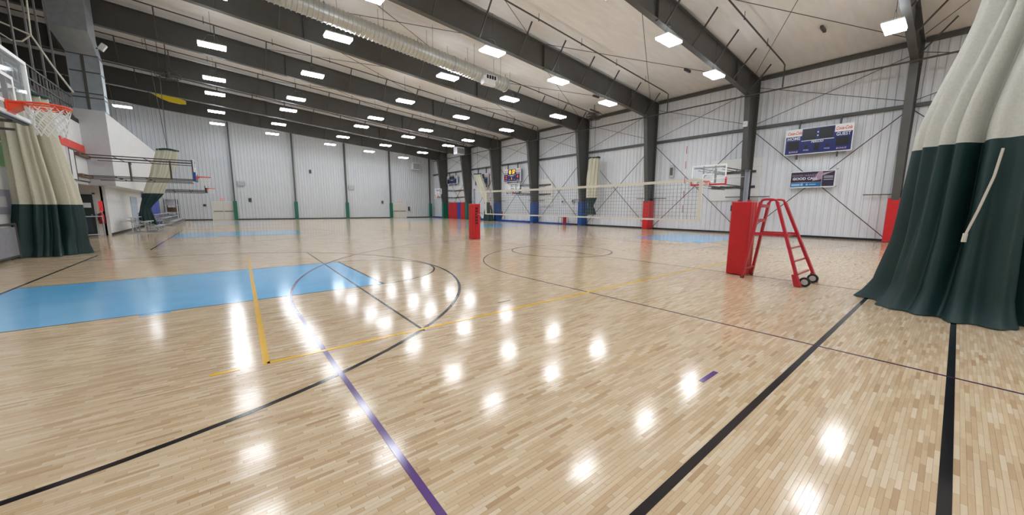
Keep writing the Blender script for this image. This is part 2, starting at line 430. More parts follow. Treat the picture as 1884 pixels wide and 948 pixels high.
# ------------------------------------------------------------------ steel frames
def build_frames():
    y0 = BAY[3]
    # column prototype at y0
    c = thing('steel_column', 'dark grey tapered steel wall column on the ribbed wall', 'column', (25.0, y0, 0), 'steel columns along the ribbed wall')
    xin = lambda z: 24.98 - 0.98*(z/8.05)
    zt = 9.2
    MB().prism([(xin(0), 0), (25.5, 0), (25.5, zt), (xin(8.05), zt)], 1, y0-0.008, y0+0.008).build('web', STEEL, c)
    MB().bar((xin(0), y0, 0), (xin(8.05), y0, 8.05), 0.28, 0.03).build('inner_flange', STEEL, c)
    MB().box(25.47, 25.5, y0-0.14, y0+0.14, 0, zt).build('outer_flange', STEEL, c)
    MB().box(24.75, 25.5, y0-0.16, y0+0.16, 0, 0.02).build('base_plate', STEEL, c)
    MB().bar((xin(8.05), y0, 8.05), (25.5, y0, 8.2), 0.26, 0.02).build('stiffener', STEEL, c)
    MB().bar((25.35, y0-1.2, 2.3), (25.35, y0+1.2, 2.3), 0.05, 0.05).build('wall_rail', STEEL, c)
    WHERE = ['beyond the large green curtain', 'beyond the large green curtain', 'beside the large green curtain', 'behind the red referee stand', 'with red pad seen through the net', 'beside the knotted hanging curtain', 'beside the panel with dark rails', 'behind the leaning gathered curtain', 'beside the narrow red mat', 'next to the end wall corner']
    BAYOF = ['behind the large green curtain', 'behind the large green curtain', 'above the unlit scoreboard and banner', 'above the red padded backboard', 'above the knotted hanging curtain', 'above the red chair', 'above the lit scoreboard', 'above the leaning gathered curtain', 'above the red and blue mats', 'at the end wall corner']
    c['label'] = 'dark grey tapered steel column ' + WHERE[3]
    for k, y in enumerate(BAY):
        if k == 3: continue
        dup(c, (0, y-y0, 0), label='dark grey tapered steel column ' + WHERE[k])
    # girder prototype
    g = thing('roof_girder', 'deep dark grey steel roof girder sloping down to its wall column', 'beam', (9.5, y0, 8.5), 'roof girders')
    XA, XB = -12.0, 24.0
    poly = [(XA, glow(XA)), (21.0, glow(21.0)), (24.0, 8.06), (24.6, gtop(24.6)-0.02), (XA, gtop(XA))]
    MB().prism(poly, 1, y0-0.008, y0+0.008).build('web', STEEL, g)
    m = MB().bar((XA, y0, glow(XA)), (21.0, y0, glow(21.0)), 0.26, 0.03); m.bar((21.0, y0, glow(21.0)), (24.0, y0, 8.06), 0.26, 0.03); m.build('bottom_flange', STEEL, g)
    MB().bar((XA, y0, gtop(XA)), (25.4, y0, gtop(25.4)), 0.26, 0.03).build('top_flange', STEEL, g)
    for x in (3.8, 13.9, 22.0, -7.0):
        MB().box(x-0.012, x+0.012, y0-0.13, y0-0.01, glow(x)-0.06, gtop(x)).build('splice_plate', STEEL2, g)
    x = -9.0
    while x < 24:
        MB().bar((x, y0-0.1, glow(x)+0.03), (x+0.02, y0-1.05, roof_z(x)-0.06), 0.055, 0.055).build('flange_brace', STEEL2, g)
        x += 2.35
    for k, y in enumerate(BAY):
        if k == 3: continue
        dup(g, (0, y-y0, 0), label='deep dark roof girder meeting the column ' + WHERE[k])
    g['label'] = 'deep dark roof girder meeting the column ' + WHERE[3]
    # eave strut, girt (one length per bay)
    first = None
    for k in range(len(BAY)):
        ya = BAY[k]; yb = BAY[k+1] if k+1 < len(BAY) else YF
        for nm, z, w_, h_, lab, grp in (('eave_strut', 9.18, 0.16, 0.2, 'dark steel eave strut under the ceiling edge', 'eave struts'), ('wall_girt', 6.38, 0.18, 0.16, 'dark grey steel girt running across the ribbed wall', 'wall girts')):
            o = MB().box(XR-0.05-w_, XR-0.04, ya+0.16, yb-0.16, z-h_/2, z+h_/2).build(nm, STEEL, None, loc=(XR-0.1, (ya+yb)/2, z))
            tag(o, lab.replace(' under the ceiling edge', '').replace(' running across the ribbed wall', '') + ' ' + BAYOF[k], 'beam', grp)
        # cross bracing rods
        if k+1 < len(BAY):
            for nm, za, zb, lab, grp in (('upper_brace_rod', 6.6, 8.65, 'thin steel diagonal brace rod above the wall girt', 'upper wall brace rods'), ('lower_brace_rod', 0.1, 6.1, 'steel diagonal brace rod crossing the lower ribbed wall', 'lower wall brace rods')):
                r_ = 0.016 if za > 1 else 0.022
                for s_ in (0, 1):
                    p_, q_ = ((ya+0.15, za), (yb-0.15, zb)) if s_ == 0 else ((ya+0.15, zb), (yb-0.15, za))
                    xx = 25.33 + 0.048*s_
                    if nm == 'lower_brace_rod' and k == 2:
                        pass
                    o = MB().tube([(xx, p_[0], p_[1]), (xx, q_[0], q_[1])], r_, 6).build(nm, STEEL2, None, loc=(xx, (ya+yb)/2, (za+zb)/2))
                    tag(o, ('thin upper' if za > 1 else 'long lower') + ' brace rod ' + ('rising' if s_ == 0 else 'falling') + ' toward end wall, bay ' + BAYOF[k].replace('above', 'of'), 'rod', grp)
            # roof bracing rods
            for (xa, xb) in ((13.0, 24.2), (1.5, 13.0)):
                for s_ in (0, 1):
                    A, B = (xa, xb) if s_ == 0 else (xb, xa)
                    dz = 0.35 + 0.05*s_
                    o = MB().tube([(A, ya+0.2, roof_z(A)-dz), (B, yb-0.2, roof_z(B)-dz)], 0.014, 6).build('roof_brace_rod', STEEL2, None, loc=((xa+xb)/2, (ya+yb)/2, roof_z((xa+xb)/2)-dz))
                    tag(o, 'thin dark diagonal brace rod below the pale ceiling', 'rod', 'roof brace rods')
    # sprinkler pipes: one branch per bay and a main along the wall
    pm = thing('sprinkler_main', 'dark sprinkler main pipe running along the ribbed wall above the girt', 'pipe', (25.0, 20, 8.4))
    MB().tube([(23.84, BAY[0], 7.96), (23.84, 47.5, 7.94)], 0.04, 8).build('pipe', STEEL2, pm)
    for k in range(1, len(BAY)):
        yp = BAY[k]-1.7
        t = thing('sprinkler_branch', 'dark sprinkler branch pipe in front of the girder ' + WHERE[k], 'pipe', (10, yp, 9.8), 'sprinkler branch pipes')
        xe = 23.5
        MB().tube([(-9, yp, roof_z(-9)-0.28), (xe, yp, roof_z(xe)-0.28), (23.84, yp, roof_z(23.84)-0.32), (23.84, yp, 8.01)], 0.033, 8).build('pipe', STEEL2, t)
        x = -6.0
        while x < 23:
            MB().tube([(x, yp, roof_z(x)-0.28), (x, yp, roof_z(x)-0.02)], 0.012, 6).tube([(x, yp, roof_z(x)-0.28), (x, yp, roof_z(x)-0.36)], 0.025, 6).build('hanger', STEEL2, t)
            x += 3.0
    # end wall posts
    for i, x in enumerate((1.1, 7.0, 12.85, 18.7, 24.75)):
        o = MB().box(x-0.06, x+0.06, YF-0.34, YF-0.04, 0, roof_z(x)-0.1).build('end_wall_post', STEEL, None, loc=(x, YF-0.2, 0))
        PW_ = ['beside the double door near the side wall', 'between the door and the clock box', 'beside the middle caged clock', 'beside the far double door', 'in the corner of the ribbed wall'][i]; tag(o, 'slim dark end wall post ' + PW_, 'post', 'end wall posts')
        pd = MB().box(x-0.17, x+0.17, YF-0.5, YF-0.35, 0.02, 2.1).box(x-0.17, x-0.1, YF-0.36, YF-0.08, 0.02, 2.1).box(x+0.1, x+0.17, YF-0.36, YF-0.08, 0.02, 2.1).build('post_pad', GREEN_VINYL, None, loc=(x, YF-0.3, 0), bevel=0.02)
        tag(pd, 'green pad wrapped round the end wall post ' + PW_, 'pad', 'end wall post pads')
    # pads on the wall columns
    cols = {2: (RED_VINYL, 'red safety pad on the column beside the large green curtain'), 3: (RED_VINYL, 'red column pad behind the referee stand'), 4: (RED_VINYL, 'red safety pad on the column seen through the volleyball net'),
            5: (BLUE_VINYL, 'blue column pad beside the tied hanging curtain'), 6: (BLUE_VINYL, 'blue column pad beside the white mount panel with dark rails'), 7: (BLUE_VINYL, 'blue column pad behind the leaning gathered curtain'),
            8: (GREEN_VINYL, 'green column pad touching the single red mat beside it'), 9: (GREEN_VINYL, 'green column pad next to the end wall corner')}
    for k, (mm, lab) in cols.items():
        y = BAY[k]
        m = MB().box(24.72, 24.88, y-0.24, y+0.24, 0.03, 2.12); m.box(24.86, 25.45, y-0.24, y-0.16, 0.03, 2.12); m.box(24.86, 25.45, y+0.16, y+0.24, 0.03, 2.12)
        tag(m.build('column_pad', mm, None, loc=(24.9, y, 0), bevel=0.02), lab, 'pad')
build_frames()

# ------------------------------------------------------------------ lamps
def build_lamps():
    def lamp_proto(x, y, z):
        t = thing('ceiling_light', 'bright rectangular LED panel hung below the roof girders', 'ceiling light', (x, y, z), 'LED ceiling lights')
        MB().box(x-0.57, x+0.57, y-0.29, y+0.29, z+0.012, z+0.06).build('housing', LAMPWHITE, t)
        MB().box(x-0.55, x+0.55, y-0.27, y+0.27, z-0.06, z+0.012).build('diffuser', LAMP, t)
        MB().box(x-0.50, x+0.50, y-0.17, y+0.17, z+0.06, z+0.07).build('uplight_lens', UPLIGHT, t)
        m = MB()
        for sx in (-0.4, 0.4): m.tube([(x+sx, y, z+0.06), (x+sx*0.3, y, z+0.5)], 0.006, 5)
        m.tube([(x-0.12, y, z+0.5), (x+0.12, y, z+0.5)], 0.012, 5).tube([(x, y, z+0.5), (x, y, z+1.6)], 0.008, 5)
        m.build('hanger', STEEL2, t)
        return t
    proto = None
    rows = [(0.25, 9.58), (4.75, 9.21), (10.35, 8.74), (14.75, 8.38), (19.15, 8.02)]
    ys = [-11.5, -6.5, -1.6, 2.18, 8.2, 14.4, 18.65, 24.62, 30.72, 34.65, 41.0, 46.8]
    for x, z in rows:
        for y in ys:
            if proto is None: proto = lamp_proto(x, y, z); p0 = Vector((x, y, z))
            else: dup(proto, Vector((x, y, z)) - p0)
    dup(proto, Vector((-6.1, 46.8, 10.1)) - p0)
build_lamps()

# ------------------------------------------------------------------ curtains
def lerp_sections(secs, z):
    for a, b in zip(secs, secs[1:]):
        if a[0] >= z >= b[0]:
            t = (a[0]-z)/(a[0]-b[0]); t = 0.65*t + 0.35*t*t*(3-2*t)
            return [a[i] + (b[i]-a[i])*t for i in range(len(a))]
    return list(secs[-1])
def curtain(name, label, secs, nf, depth, zsplit, uppermat, group=None, seed=1, header=True, cable=None, trail=0.0, grooves=(), seams=()):
    # secs: (z, cx, cy, rx, ry) from top to bottom ; a gathered bundle of folds
    rnd = random.Random(seed)
    ph = [rnd.uniform(0, 6.28) for _ in range(8)]
    top, bot = secs[0][0], secs[-1][0]
    t = thing(name, label, 'curtain', (secs[-1][1], secs[-1][2], bot), group)
    NA = 30*nf if nf*30 < 420 else 420
    def ring(z):
        q = lerp_sections(secs, z); out = []
        u = (top-z)/(top-bot)
        for i in range(NA):
            th = 2*math.pi*i/NA
            a = nf*th + ph[0] + 0.5*math.sin(2*th+ph[1]) + 0.7*u*math.sin(th+ph[2])
            fold = math.sin(a) + 0.35*math.sin(2*a+ph[7]+u)
            k = 1 + depth*(0.62+0.38*math.sin(3*th+ph[3]+1.2*u))*fold + 0.05*math.sin(2*th+ph[4]+u*2.5) + 0.025*math.sin((nf*2.3)*th+ph[5]+5*u)
            for ga, gw, gd in grooves:
                dd = (math.degrees(th) + 6*u - ga - 3 + 180) % 360 - 180
                k -= gd*math.exp(-(dd/gw)**2)*(1 - 0.45*max(0, u-0.8)/0.2)
            k *= 1 + trail*max(0, u-0.86)/0.14*(0.5+0.5*math.sin(5*th+ph[6]))
            out.append((q[1]+q[3]*k*math.cos(th), q[2]+q[4]*k*math.sin(th), z))
        return out
    def loft(zs, cap_top=False):
        m = MB(); vs_ = []
        for z in zs: vs_ += ring(z)
        f = []
        for r_ in range(len(zs)-1):
            for i in range(NA):
                j = (i+1) % NA
                f.append((r_*NA+i, (r_+1)*NA+i, (r_+1)*NA+j, r_*NA+j))
        if cap_top: f.append(tuple(range(NA)))
        return m.add(vs_, f)
    nu = 22
    loft([top - (top-zsplit)*i/nu for i in range(nu+1)], True).build('upper_cloth', uppermat, t, smooth=True)
    loft([zsplit - (zsplit-bot)*i/nu for i in range(nu+1)]).build('lower_cloth', GREENCLOTH, t, smooth=True)
    for sa in seams:
        pts = []
        for i in range(25):
            z = top - (top-zsplit)*i/24; r_ = ring(z); q = lerp_sections(secs, z); p_ = Vector(r_[int(sa/360*NA) % NA]); c_ = Vector((q[1], q[2], z))
            pts.append(p_ + (p_-c_).normalized()*0.012)
        MB().tube(pts, 0.022, 6).build('seam_strip', GREENCLOTH, t)
    if header:
        q = secs[0]
        MB().tube([(q[1]+q[3]*1.12*math.cos(a), q[2]+q[4]*1.12*math.sin(a), top+0.02*math.sin(3*a)) for a in [2*math.pi*i/28 for i in range(28)]], 0.055, 8, closed=True).build('top_hem', GREENCLOTH, t, smooth=True)
    if cable:
        m = MB()
        for p_ in cable: m.tube([(secs[0][1], secs[0][2], top), p_], 0.016, 6)
        m.build('hanging_cable', STEEL2, t)
    return t
near = curtain('divider_curtain', 'huge gathered divider curtain, pale grey above dark green, with rope on it', [(7.6, 9.0, -0.62, 0.34, 0.36), (4.5, 8.85, -0.44, 0.55, 0.56), (2.7, 8.8, -0.20, 0.72, 0.76), (1.2, 8.8, -0.20, 0.80, 0.80), (0.35, 8.8, -0.20, 0.84, 0.86), (0.1, 8.79, -0.20, 0.90, 0.94), (0.012, 8.78, -0.20, 0.96, 1.0)], 9, 0.17, 2.50, PALECLOTH, seed=4, trail=0.12, grooves=((166, 8, 0.60), (128, 6, 0.36), (146, 4, 0.2), (103, 6, 0.25), (222, 7, 0.32), (250, 8, 0.3)), seams=(196,))
MB().tube([(8.02, -0.27, 2.36), (7.99, -0.24, 2.0), (7.95, -0.16, 1.55), (7.9, -0.09, 1.22)], 0.014, 6).tube([(7.9, -0.09, 1.24), (7.89, -0.085, 1.12)], 0.024, 6).build('pull_rope', ROPE, near)
curtain('divider_curtain', 'gathered beige and green curtain standing behind the near glass backboard', [(4.75, -4.3, 17.6, 0.40, 0.38), (3.6, -4.27, 17.6, 0.47, 0.45), (1.6, -4.13, 17.6, 0.60, 0.5), (0.8, -4.16, 17.6, 0.66, 0.55), (0.3, -4.2, 17.6, 0.62, 0.55), (0.012, -4.22, 17.6, 0.64, 0.6)], 11, 0.20, 1.56, CREAM, seed=11, cable=[(-4.3, 17.6, roof_z(-4.3)-0.005)], trail=0.25, grooves=((300, 7, 0.35), (262, 5, 0.25), (240, 6, 0.3), (325, 6, 0.3), (280, 3, 0.15)))
curtain('divider_curtain', 'beige and green curtain tied back and leaning behind the bleachers', [(4.95, -2.38, 31.2, 0.43, 0.38), (3.65, -2.7, 31.2, 0.45, 0.38), (2.36, -3.18, 31.2, 0.40, 0.35), (1.35, -3.67, 31.2, 0.21, 0.2), (0.92, -3.67, 31.2, 0.29, 0.27), (0.3, -3.6, 31.2, 0.37, 0.32)], 10, 0.20, 2.28, CREAM, seed=21, cable=[(-2.3, 31.2, roof_z(-2.3)-0.005), (-2.8, 31.2, roof_z(-2.8)-0.005)])
curtain('divider_curtain', 'beige and green curtain hanging knotted between two X braced wall columns', [(5.7, 24.5, 19.55, 0.32, 0.44), (4.0, 24.5, 19.7, 0.34, 0.50), (2.5, 24.5, 19.72, 0.32, 0.44), (1.75, 24.5, 19.75, 0.16, 0.2), (1.3, 24.5, 19.78, 0.26, 0.38), (1.0, 24.5, 19.8, 0.32, 0.48)], 10, 0.20, 2.42, CREAM, seed=31, cable=[(24.4, 19.5, roof_z(24.4)-0.005)])
curtain('divider_curtain', 'beige and green curtain leaning onto a blue padded column at the wall', [(5.5, 24.1, 36.6, 0.30, 0.55), (4.0, 24.1, 35.8, 0.32, 0.60), (2.4, 24.15, 34.85, 0.22, 0.36), (1.7, 24.2, 34.5, 0.24, 0.42), (0.9, 24.2, 34.5, 0.32, 0.68), (0.012, 24.2, 34.5, 0.38, 0.8)], 10, 0.20, 2.15, CREAM, seed=41, cable=[(24.1, 36.6, roof_z(24.1)-0.005)])

# ------------------------------------------------------------------ baskets
def make_net(cx, cy, z, r0=0.225, n=12, tr=0.006):
    m = MB(); lv = 6; P = []
    for j in range(lv+1):
        u = j/lv; r = r0*(1-0.46*u + 0.10*u*u); zz = z - 0.42*u
        P.append([(cx+r*math.cos(2*math.pi*(i+0.5*(j % 2))/n), cy+r*math.sin(2*math.pi*(i+0.5*(j % 2))/n), zz) for i in range(n)])
    for j in range(lv):
        for i in range(n):
            k = i if j % 2 == 0 else (i+1) % n
            m.tube([P[j][i], P[j+1][i]], tr, 4)
            m.tube([P[j][i], P[j+1][(i-1) % n] if j % 2 == 0 else P[j+1][(i+1) % n]], tr, 4)
    return m
def basket(label, xb, cy, s, wallx, padmat=None, zb=2.9, h=1.06, wd=1.83, framemat=None, armmat=STEEL2, rim_r=0.229, armdy=(0.62, -0.62), tr=0.006, rimtube=0.011, zarms=(0.92, 0.0)):
    framemat = framemat or WHITE
    t = thing('basketball_hoop', label, 'basketball hoop', (xb, cy, zb))
    y0, y1 = cy-wd/2, cy+wd/2; z0, z1 = zb, zb+h
    b = MB().box(xb-0.007, xb+0.007, y0+0.03, y1-0.03, z0+0.03, z1-0.03).build('backboard', GLASS, t)
    m = MB()
    for a in ((y0, y1, z0, z0+0.055), (y0, y1, z1-0.055, z1), (y0, y0+0.055, z0+0.055, z1-0.055), (y1-0.055, y1, z0+0.055, z1-0.055)): m.box(xb-0.025, xb+0.02, *a)
    m.build('frame', framemat, b)
    m = MB(); ty0, ty1, tz0, tz1 = cy-0.305, cy+0.305, 3.05-0.02, 3.05+0.43; xs = xb+s*0.0105
    for a in ((ty0, ty1, tz0, tz0+0.05), (ty0, ty1, tz1-0.05, tz1), (ty0, ty0+0.05, tz0+0.05, tz1-0.05), (ty1-0.05, ty1, tz0+0.05, tz1-0.05)): m.box(xs-0.003, xs+0.003, *a)
    m.build('target_square', WHITE, b)
    if padmat:
        m = MB().box(xb-0.05, xb+0.05, y0-0.03, y1+0.03, z0-0.05, z0+0.035); m.box(xb-0.05, xb+0.05, y0-0.03, y0+0.04, z0+0.035, z0+0.36); m.box(xb-0.05, xb+0.05, y1-0.04, y1+0.03, z0+0.035, z0+0.36)
        m.build('edge_pad', padmat, t, bevel=0.012)
    rc = xb + s*(0.15+rim_r)
    rim = MB().tube([(rc+rim_r*math.cos(a), cy+rim_r*math.sin(a), 3.05) for a in [2*math.pi*i/40 for i in range(40)]], rimtube, 8, closed=True)
    rim.tube([(rc+rim_r*1.0*math.cos(a), cy+rim_r*1.0*math.sin(a), 3.05-2.2*rimtube) for a in [2*math.pi*i/40 for i in range(40)]], rimtube*0.7, 6, closed=True)
    rim = rim.build('rim', ORANGE, t, smooth=True)
    xs0 = xb + s*0.012
    m = MB().box(min(xs0, xs0+s*0.02), max(xs0, xs0+s*0.02), cy-0.13, cy+0.13, 2.90, 3.07)
    m.prism([(xs0, 3.07), (xs0+s*0.19, 3.062), (xs0+s*0.19, 3.035), (xs0+s*0.03, 2.92), (xs0, 2.92)], 1, cy-0.12, cy+0.12)
    for sg in (-1, 1): m.bar((xs0, cy+sg*0.1, 3.05), (rc-s*rim_r*0.45, cy+sg*rim_r*0.89, 3.05), 0.03, 0.02)
    m.build('bracket', ORANGE, rim)
    make_net(rc, cy, 3.03, rim_r, tr=tr).build('net', CORDWHITE, t)
    # wall support
    xw = wallx; xbb = xb - s*0.03
    for zz in (zb+zarms[0], zb+zarms[1]):
        for dy in armdy:
            MB().bar((xw, cy+dy, zz), (xbb, cy+dy, zz), 0.045, 0.045).bar((xw+s*0.25, cy+dy, zz-0.13), (xbb-s*0.1, cy+dy, zz-0.13), 0.035, 0.035).bar((xw+s*0.9, cy+dy, zz), (xw+s*1.15, cy+dy, zz-0.13), 0.03, 0.03).bar((xw+s*1.9, cy+dy, zz), (xw+s*2.15, cy+dy, zz-0.13), 0.03, 0.03).build('support_arm', armmat, t)
        MB().bar((xbb-s*0.03, cy+min(armdy)-0.2, zz), (xbb-s*0.03, cy+max(armdy)+0.2, zz), 0.06, 0.06).build('cross_bar', armmat, t)
    m = MB()
    for dy in armdy: m.bar((xbb-s*0.05, cy+dy*0.5, zb-0.05), (xbb-s*0.05, cy+dy*0.5, zb+h), 0.05, 0.05)
    m.bar((xbb-s*0.9, cy, zb+zarms[1]), (xbb-s*0.9, cy, zb+zarms[0]), 0.07, 0.07)
    m.build('upright', armmat, t)
    return t
basket('near glass basketball backboard with white border, orange rim and white net', -2.36, 9.0, 1, XL, None, zb=2.87, h=1.0, tr=0.008, rimtube=0.015, armmat=STEEL2)
basket('wall mounted glass backboard with blue corner pads on long black arms beside bleachers', -0.97, 25.2, 1, -4.69, BLUE_VINYL, zb=2.86, h=1.0)
basket('distant backboard on a thin black arm near the white end wall', -0.98, 41.0, 1, -4.05, mat('black_pad', (26, 26, 30), 0.5), zb=2.7, h=0.6, armdy=(0.4, -0.4), zarms=(0.15, 0.05))
basket('glass backboard with red bottom padding behind the volleyball net', 21.2, 8.95, -1, 25.41, RED_VINYL)
basket('glass backboard with dark blue padding below the lit scoreboard', 21.5, 26.6, -1, 25.3, mat('navy_padding', (32, 36, 78), 0.5), h=0.92, zarms=(0.85, 0.0))
basket('small far backboard with black padding above the red and blue mats', 22.0, 42.7, -1, 25.3, mat('black_pad', (26, 26, 30), 0.5), zb=2.85)
# white mounting boards with rails
for y0, y1, z0, z1, lab in ((7.75, 10.6, 2.08, 4.67, 'large white plywood panel behind the red padded backboard'), (25.35, 27.3, 1.72, 4.42, 'white mounting panel with two dark rails beside a blue padded column'), (41.5, 44.2, 1.9, 4.45, 'white mounting panel above the red and blue wall mats')):
    t = thing('mounting_panel', lab, 'panel', (25.5, (y0+y1)/2, z0))
    MB().box(25.50, 25.56, y0, y1, z0, z1).build('board', PANELWHITE, t)
    for zz in (2.92, 3.84): MB().box(25.42, 25.50, y0+0.25, y1-0.1, zz-0.07, zz+0.07).build('rail', WOOD if y0 > 20 else STEEL2, t)
    if y0 < 20:
        for zz in (2.9, 3.5, 4.1): MB().box(25.494, 25.5, y0, y1, zz-0.006, zz+0.006).build('seam', GREY_PAINT, t)
t = thing('mounting_panel', 'white framed mounting board on the side wall holding black basket arms', 'panel', (XL, 25.2, 2.6))
MB().box(XL+0.002, XL+0.06, 23.6, 26.15, 2.6, 3.95).build('board', PANELWHITE, t)
m = MB()
for a in ((23.6, 26.15, 2.6, 2.66), (23.6, 26.15, 3.89, 3.95), (23.6, 23.66, 2.66, 3.89), (24.3, 24.36, 2.66, 3.89)): m.box(XL+0.06, XL+0.075, *a)
m.build('frame', STEEL2, t)
for zz in (2.86, 3.78): MB().box(XL+0.06, XL+0.2, 24.4, 26.1, zz-0.07, zz+0.07).build('rail', WOOD, t)
t = thing('wall_sign', 'long red lettered strip high on the white side wall', 'sign', (XL, 24.6, 4.1))
MB().box(XL+0.002, XL+0.05, 22.9, 26.15, 3.98, 4.3).build('board', mat('orange_red_sign', (226, 66, 44), 0.5, noise=0.15, nscale=6), t)

# ------------------------------------------------------------------ volleyball gear
def volley_post(label, cy, text_side):
    t = thing('volleyball_post', label, 'post', (9.56, cy, 0))
    MB().tube([(9.56, cy, 0.0), (9.56, cy, 2.42)], 0.05, 14).tube([(9.56, cy, 2.42), (9.56, cy, 2.44)], 0.055, 14).build('pole', mat('dull_grey_pole', (112, 114, 122), 0.4, metal=0.3), t, smooth=True)
    w_ = 0.205
    m = MB()
    m.box(9.56-w_, 9.56-w_+0.12, cy-w_, cy+w_, 0.012, 1.72); m.box(9.56+w_-0.12, 9.56+w_, cy-w_, cy+w_, 0.012, 1.72)
    m.box(9.56-w_+0.12, 9.56+w_-0.12, cy-w_, cy-w_+0.12, 0.012, 1.72); m.box(9.56-w_+0.12, 9.56+w_-0.12, cy+w_-0.12, cy+w_, 0.012, 1.72)
    m.build('pad', RED_VINYL, t, bevel=0.02)
    MB().box(9.56-0.06, 9.56+0.06, cy+w_, cy+w_+0.07, 1.5, 1.64).build('winch', BLACK, t)
    return t
volley_post('tall red padded volleyball post touching the red referee stand', 3.17, 1)
t2 = volley_post('red padded volleyball post with black lettering at the far net end', 14.82, 1)
m = MB(); rr = random.Random(3)
for zz in (1.5, 1.36, 1.22, 1.08, 0.94, 0.80):
    for q in range(2):
        a = -0.07+q*0.075; m.box(9.56+a, 9.56+a+0.055, 14.82-0.2095, 14.82-0.206, zz-0.05+rr.uniform(-.01,.01), zz+0.05)
    m.box(9.56-0.07, 9.56+0.06, 14.82-0.2095, 14.82-0.206, zz-0.012, zz+0.012)
m.build('lettering', LETTERBLACK, t2)

def volley_net():
    t = thing('volleyball_net', 'white taped volleyball net stretched between two red padded posts', 'net', (9.56, 9.0, 1.25))
    Y0, Y1, Z0, Z1 = 4.2, 13.85, 1.25, 2.28
    X = 9.56
    sag = lambda y: -0.03*math.sin(math.pi*(y-Y0)/(Y1-Y0))
    m = MB(); n = 96; h = 0.0028
    for i in range(n+1):
        y = Y0+(Y1-Y0)*i/n; m.box(X-h, X+h, y-h, y+h, Z0, Z1+sag(y))
    for j in range(1, 10):
        z = Z0+(Z1-Z0)*j/10; m.box(X-h, X+h, Y0, Y1, z-h, z+h)
    o = m.build('mesh', CORDGREY, t); o['kind'] = 'stuff'
    seg = 16
    m = MB()
    for i in range(seg):
        a, b = Y0+(Y1-Y0)*i/seg, Y0+(Y1-Y0)*(i+1)/seg
        m.bar((X, a, Z1+sag(a)), (X, b, Z1+sag(b)), 0.016, 0.075)
    m.build('top_tape', mat('white_net_tape', (224, 220, 206), 0.7), t)
    MB().box(X-0.008, X+0.008, Y0, Y1, Z0-0.025, Z0+0.025).build('bottom_tape', mat('white_net_tape', (224, 220, 206), 0.7), t)
    for yy in (Y0, Y1): MB().box(X-0.02, X+0.02, yy-0.04, yy+0.04, Z0, Z1).build('side_sleeve', mat('white_net_tape', (224, 220, 206), 0.7), t)
    m = MB().tube([(X, Y0, Z1), (X, 3.232, 2.30)], 0.006, 5).tube([(X, Y0, Z0), (X, 3.385, 1.22)], 0.006, 5).tube([(X, Y1, Z1), (X, 14.76, 2.30)], 0.006, 5).tube([(X, Y1, Z0), (X, 14.605, 1.22)], 0.006, 5)
    m.build('tension_cord', CORDWHITE, t)
    # antennas, striped
    for yy in (4.62, 13.45):
        for k in range(10):
            MB().tube([(X-0.015, yy, 1.26+k*0.19), (X-0.015, yy, 1.26+(k+1)*0.19)], 0.008, 6).build('antenna_stripe', RED_STEEL if k % 2 else WHITE, t)
volley_net()

def referee_stand():
    t = thing('referee_stand', 'red steel volleyball referee ladder stand with small black wheels', 'referee stand', (9.4, 2.4, 0))
    for x0, x1, yf, yr in ((9.09, 9.12, 2.93, 1.86), (9.68, 9.66, 2.93, 1.76)):
        MB().bar((x0, yf, 0.02), (x1, 2.72, 1.70), 0.075, 0.05, up=(0,1,0)).build('front_rail', RED_STEEL, t)
        xr = 8.9 if x0 < 9.3 else 9.78
        MB().bar((xr, yr, 0.06), (x1, 2.42, 1.70), 0.085, 0.05, up=(0,1,0)).build('rear_rail', RED_STEEL, t)
        MB().tube([(x1, 2.72, 1.69), (x1, 2.69, 1.745), (x1, 2.64, 1.76), (x1, 2.50, 1.76), (x1, 2.45, 1.745), (x1, 2.42, 1.69)], 0.024, 8).build('hand_rail', RED_STEEL, t)
        MB().bar((x1-0.02, 2.80, 1.02), (xr*0.45+x1*0.55, 2.15, 1.02), 0.05, 0.06).build('side_rail', RED_STEEL, t)
        MB().prism([(yr-0.05, 0.012), (yr+0.06, 0.012), (yr+0.12, 0.24), (yr+0.04, 0.24)] if x0 < 9.3 else [(yr-0.05, 0.012), (yr+0.05, 0.012), (yr+0.10, 0.2), (yr+0.04, 0.2)], 0, xr-0.06, xr+(0.06 if x0 < 9.3 else 0.02)).build('foot', RED_STEEL, t)
        MB().box(x0-0.03, x0+0.03, yf-0.03, yf+0.03, 0.0, 0.06).build('front_foot', BLACK, t)
    MB().box(9.10, 9.70, 2.16, 2.78, 0.99, 1.025).build('platform', RED_STEEL, t)
    for z, w_ in ((1.62, 0.05), (1.3, 0.05), (0.22, 0.035)):
        y = 2.93 - 0.21*z/1.7; MB().bar((9.1, y, z), (9.68, y, z), 0.05 if z > 1 else 0.03, 0.07 if z > 1 else 0.03).build('rung', RED_STEEL, t)
    for z in (0.25, 0.5, 0.76):
        u = z/1.7; y = 1.81 + 0.6*u; MB().bar((8.9+0.22*u, y, z), (9.78-0.12*u, y, z), 0.03, 0.03).build('rung', mat('worn_red_rung', (188, 96, 92), 0.4), t)
    MB().bar((9.1, 2.57, 1.76), (9.68, 2.57, 1.76), 0.035, 0.035).build('top_bar', RED_STEEL, t)
    for xw in (9.02, 9.66):
        o = MB().tube([(xw-0.022, 1.79, 0.098), (xw+0.022, 1.79, 0.098)], 0.096, 20).build('wheel', RUBBER, t)
        MB().tube([(xw-0.026, 1.79, 0.098), (xw+0.026, 1.79, 0.098)], 0.058, 14).build('hub', mat('pale_wheel_hub', (200, 198, 190), 0.5), o)
referee_stand()

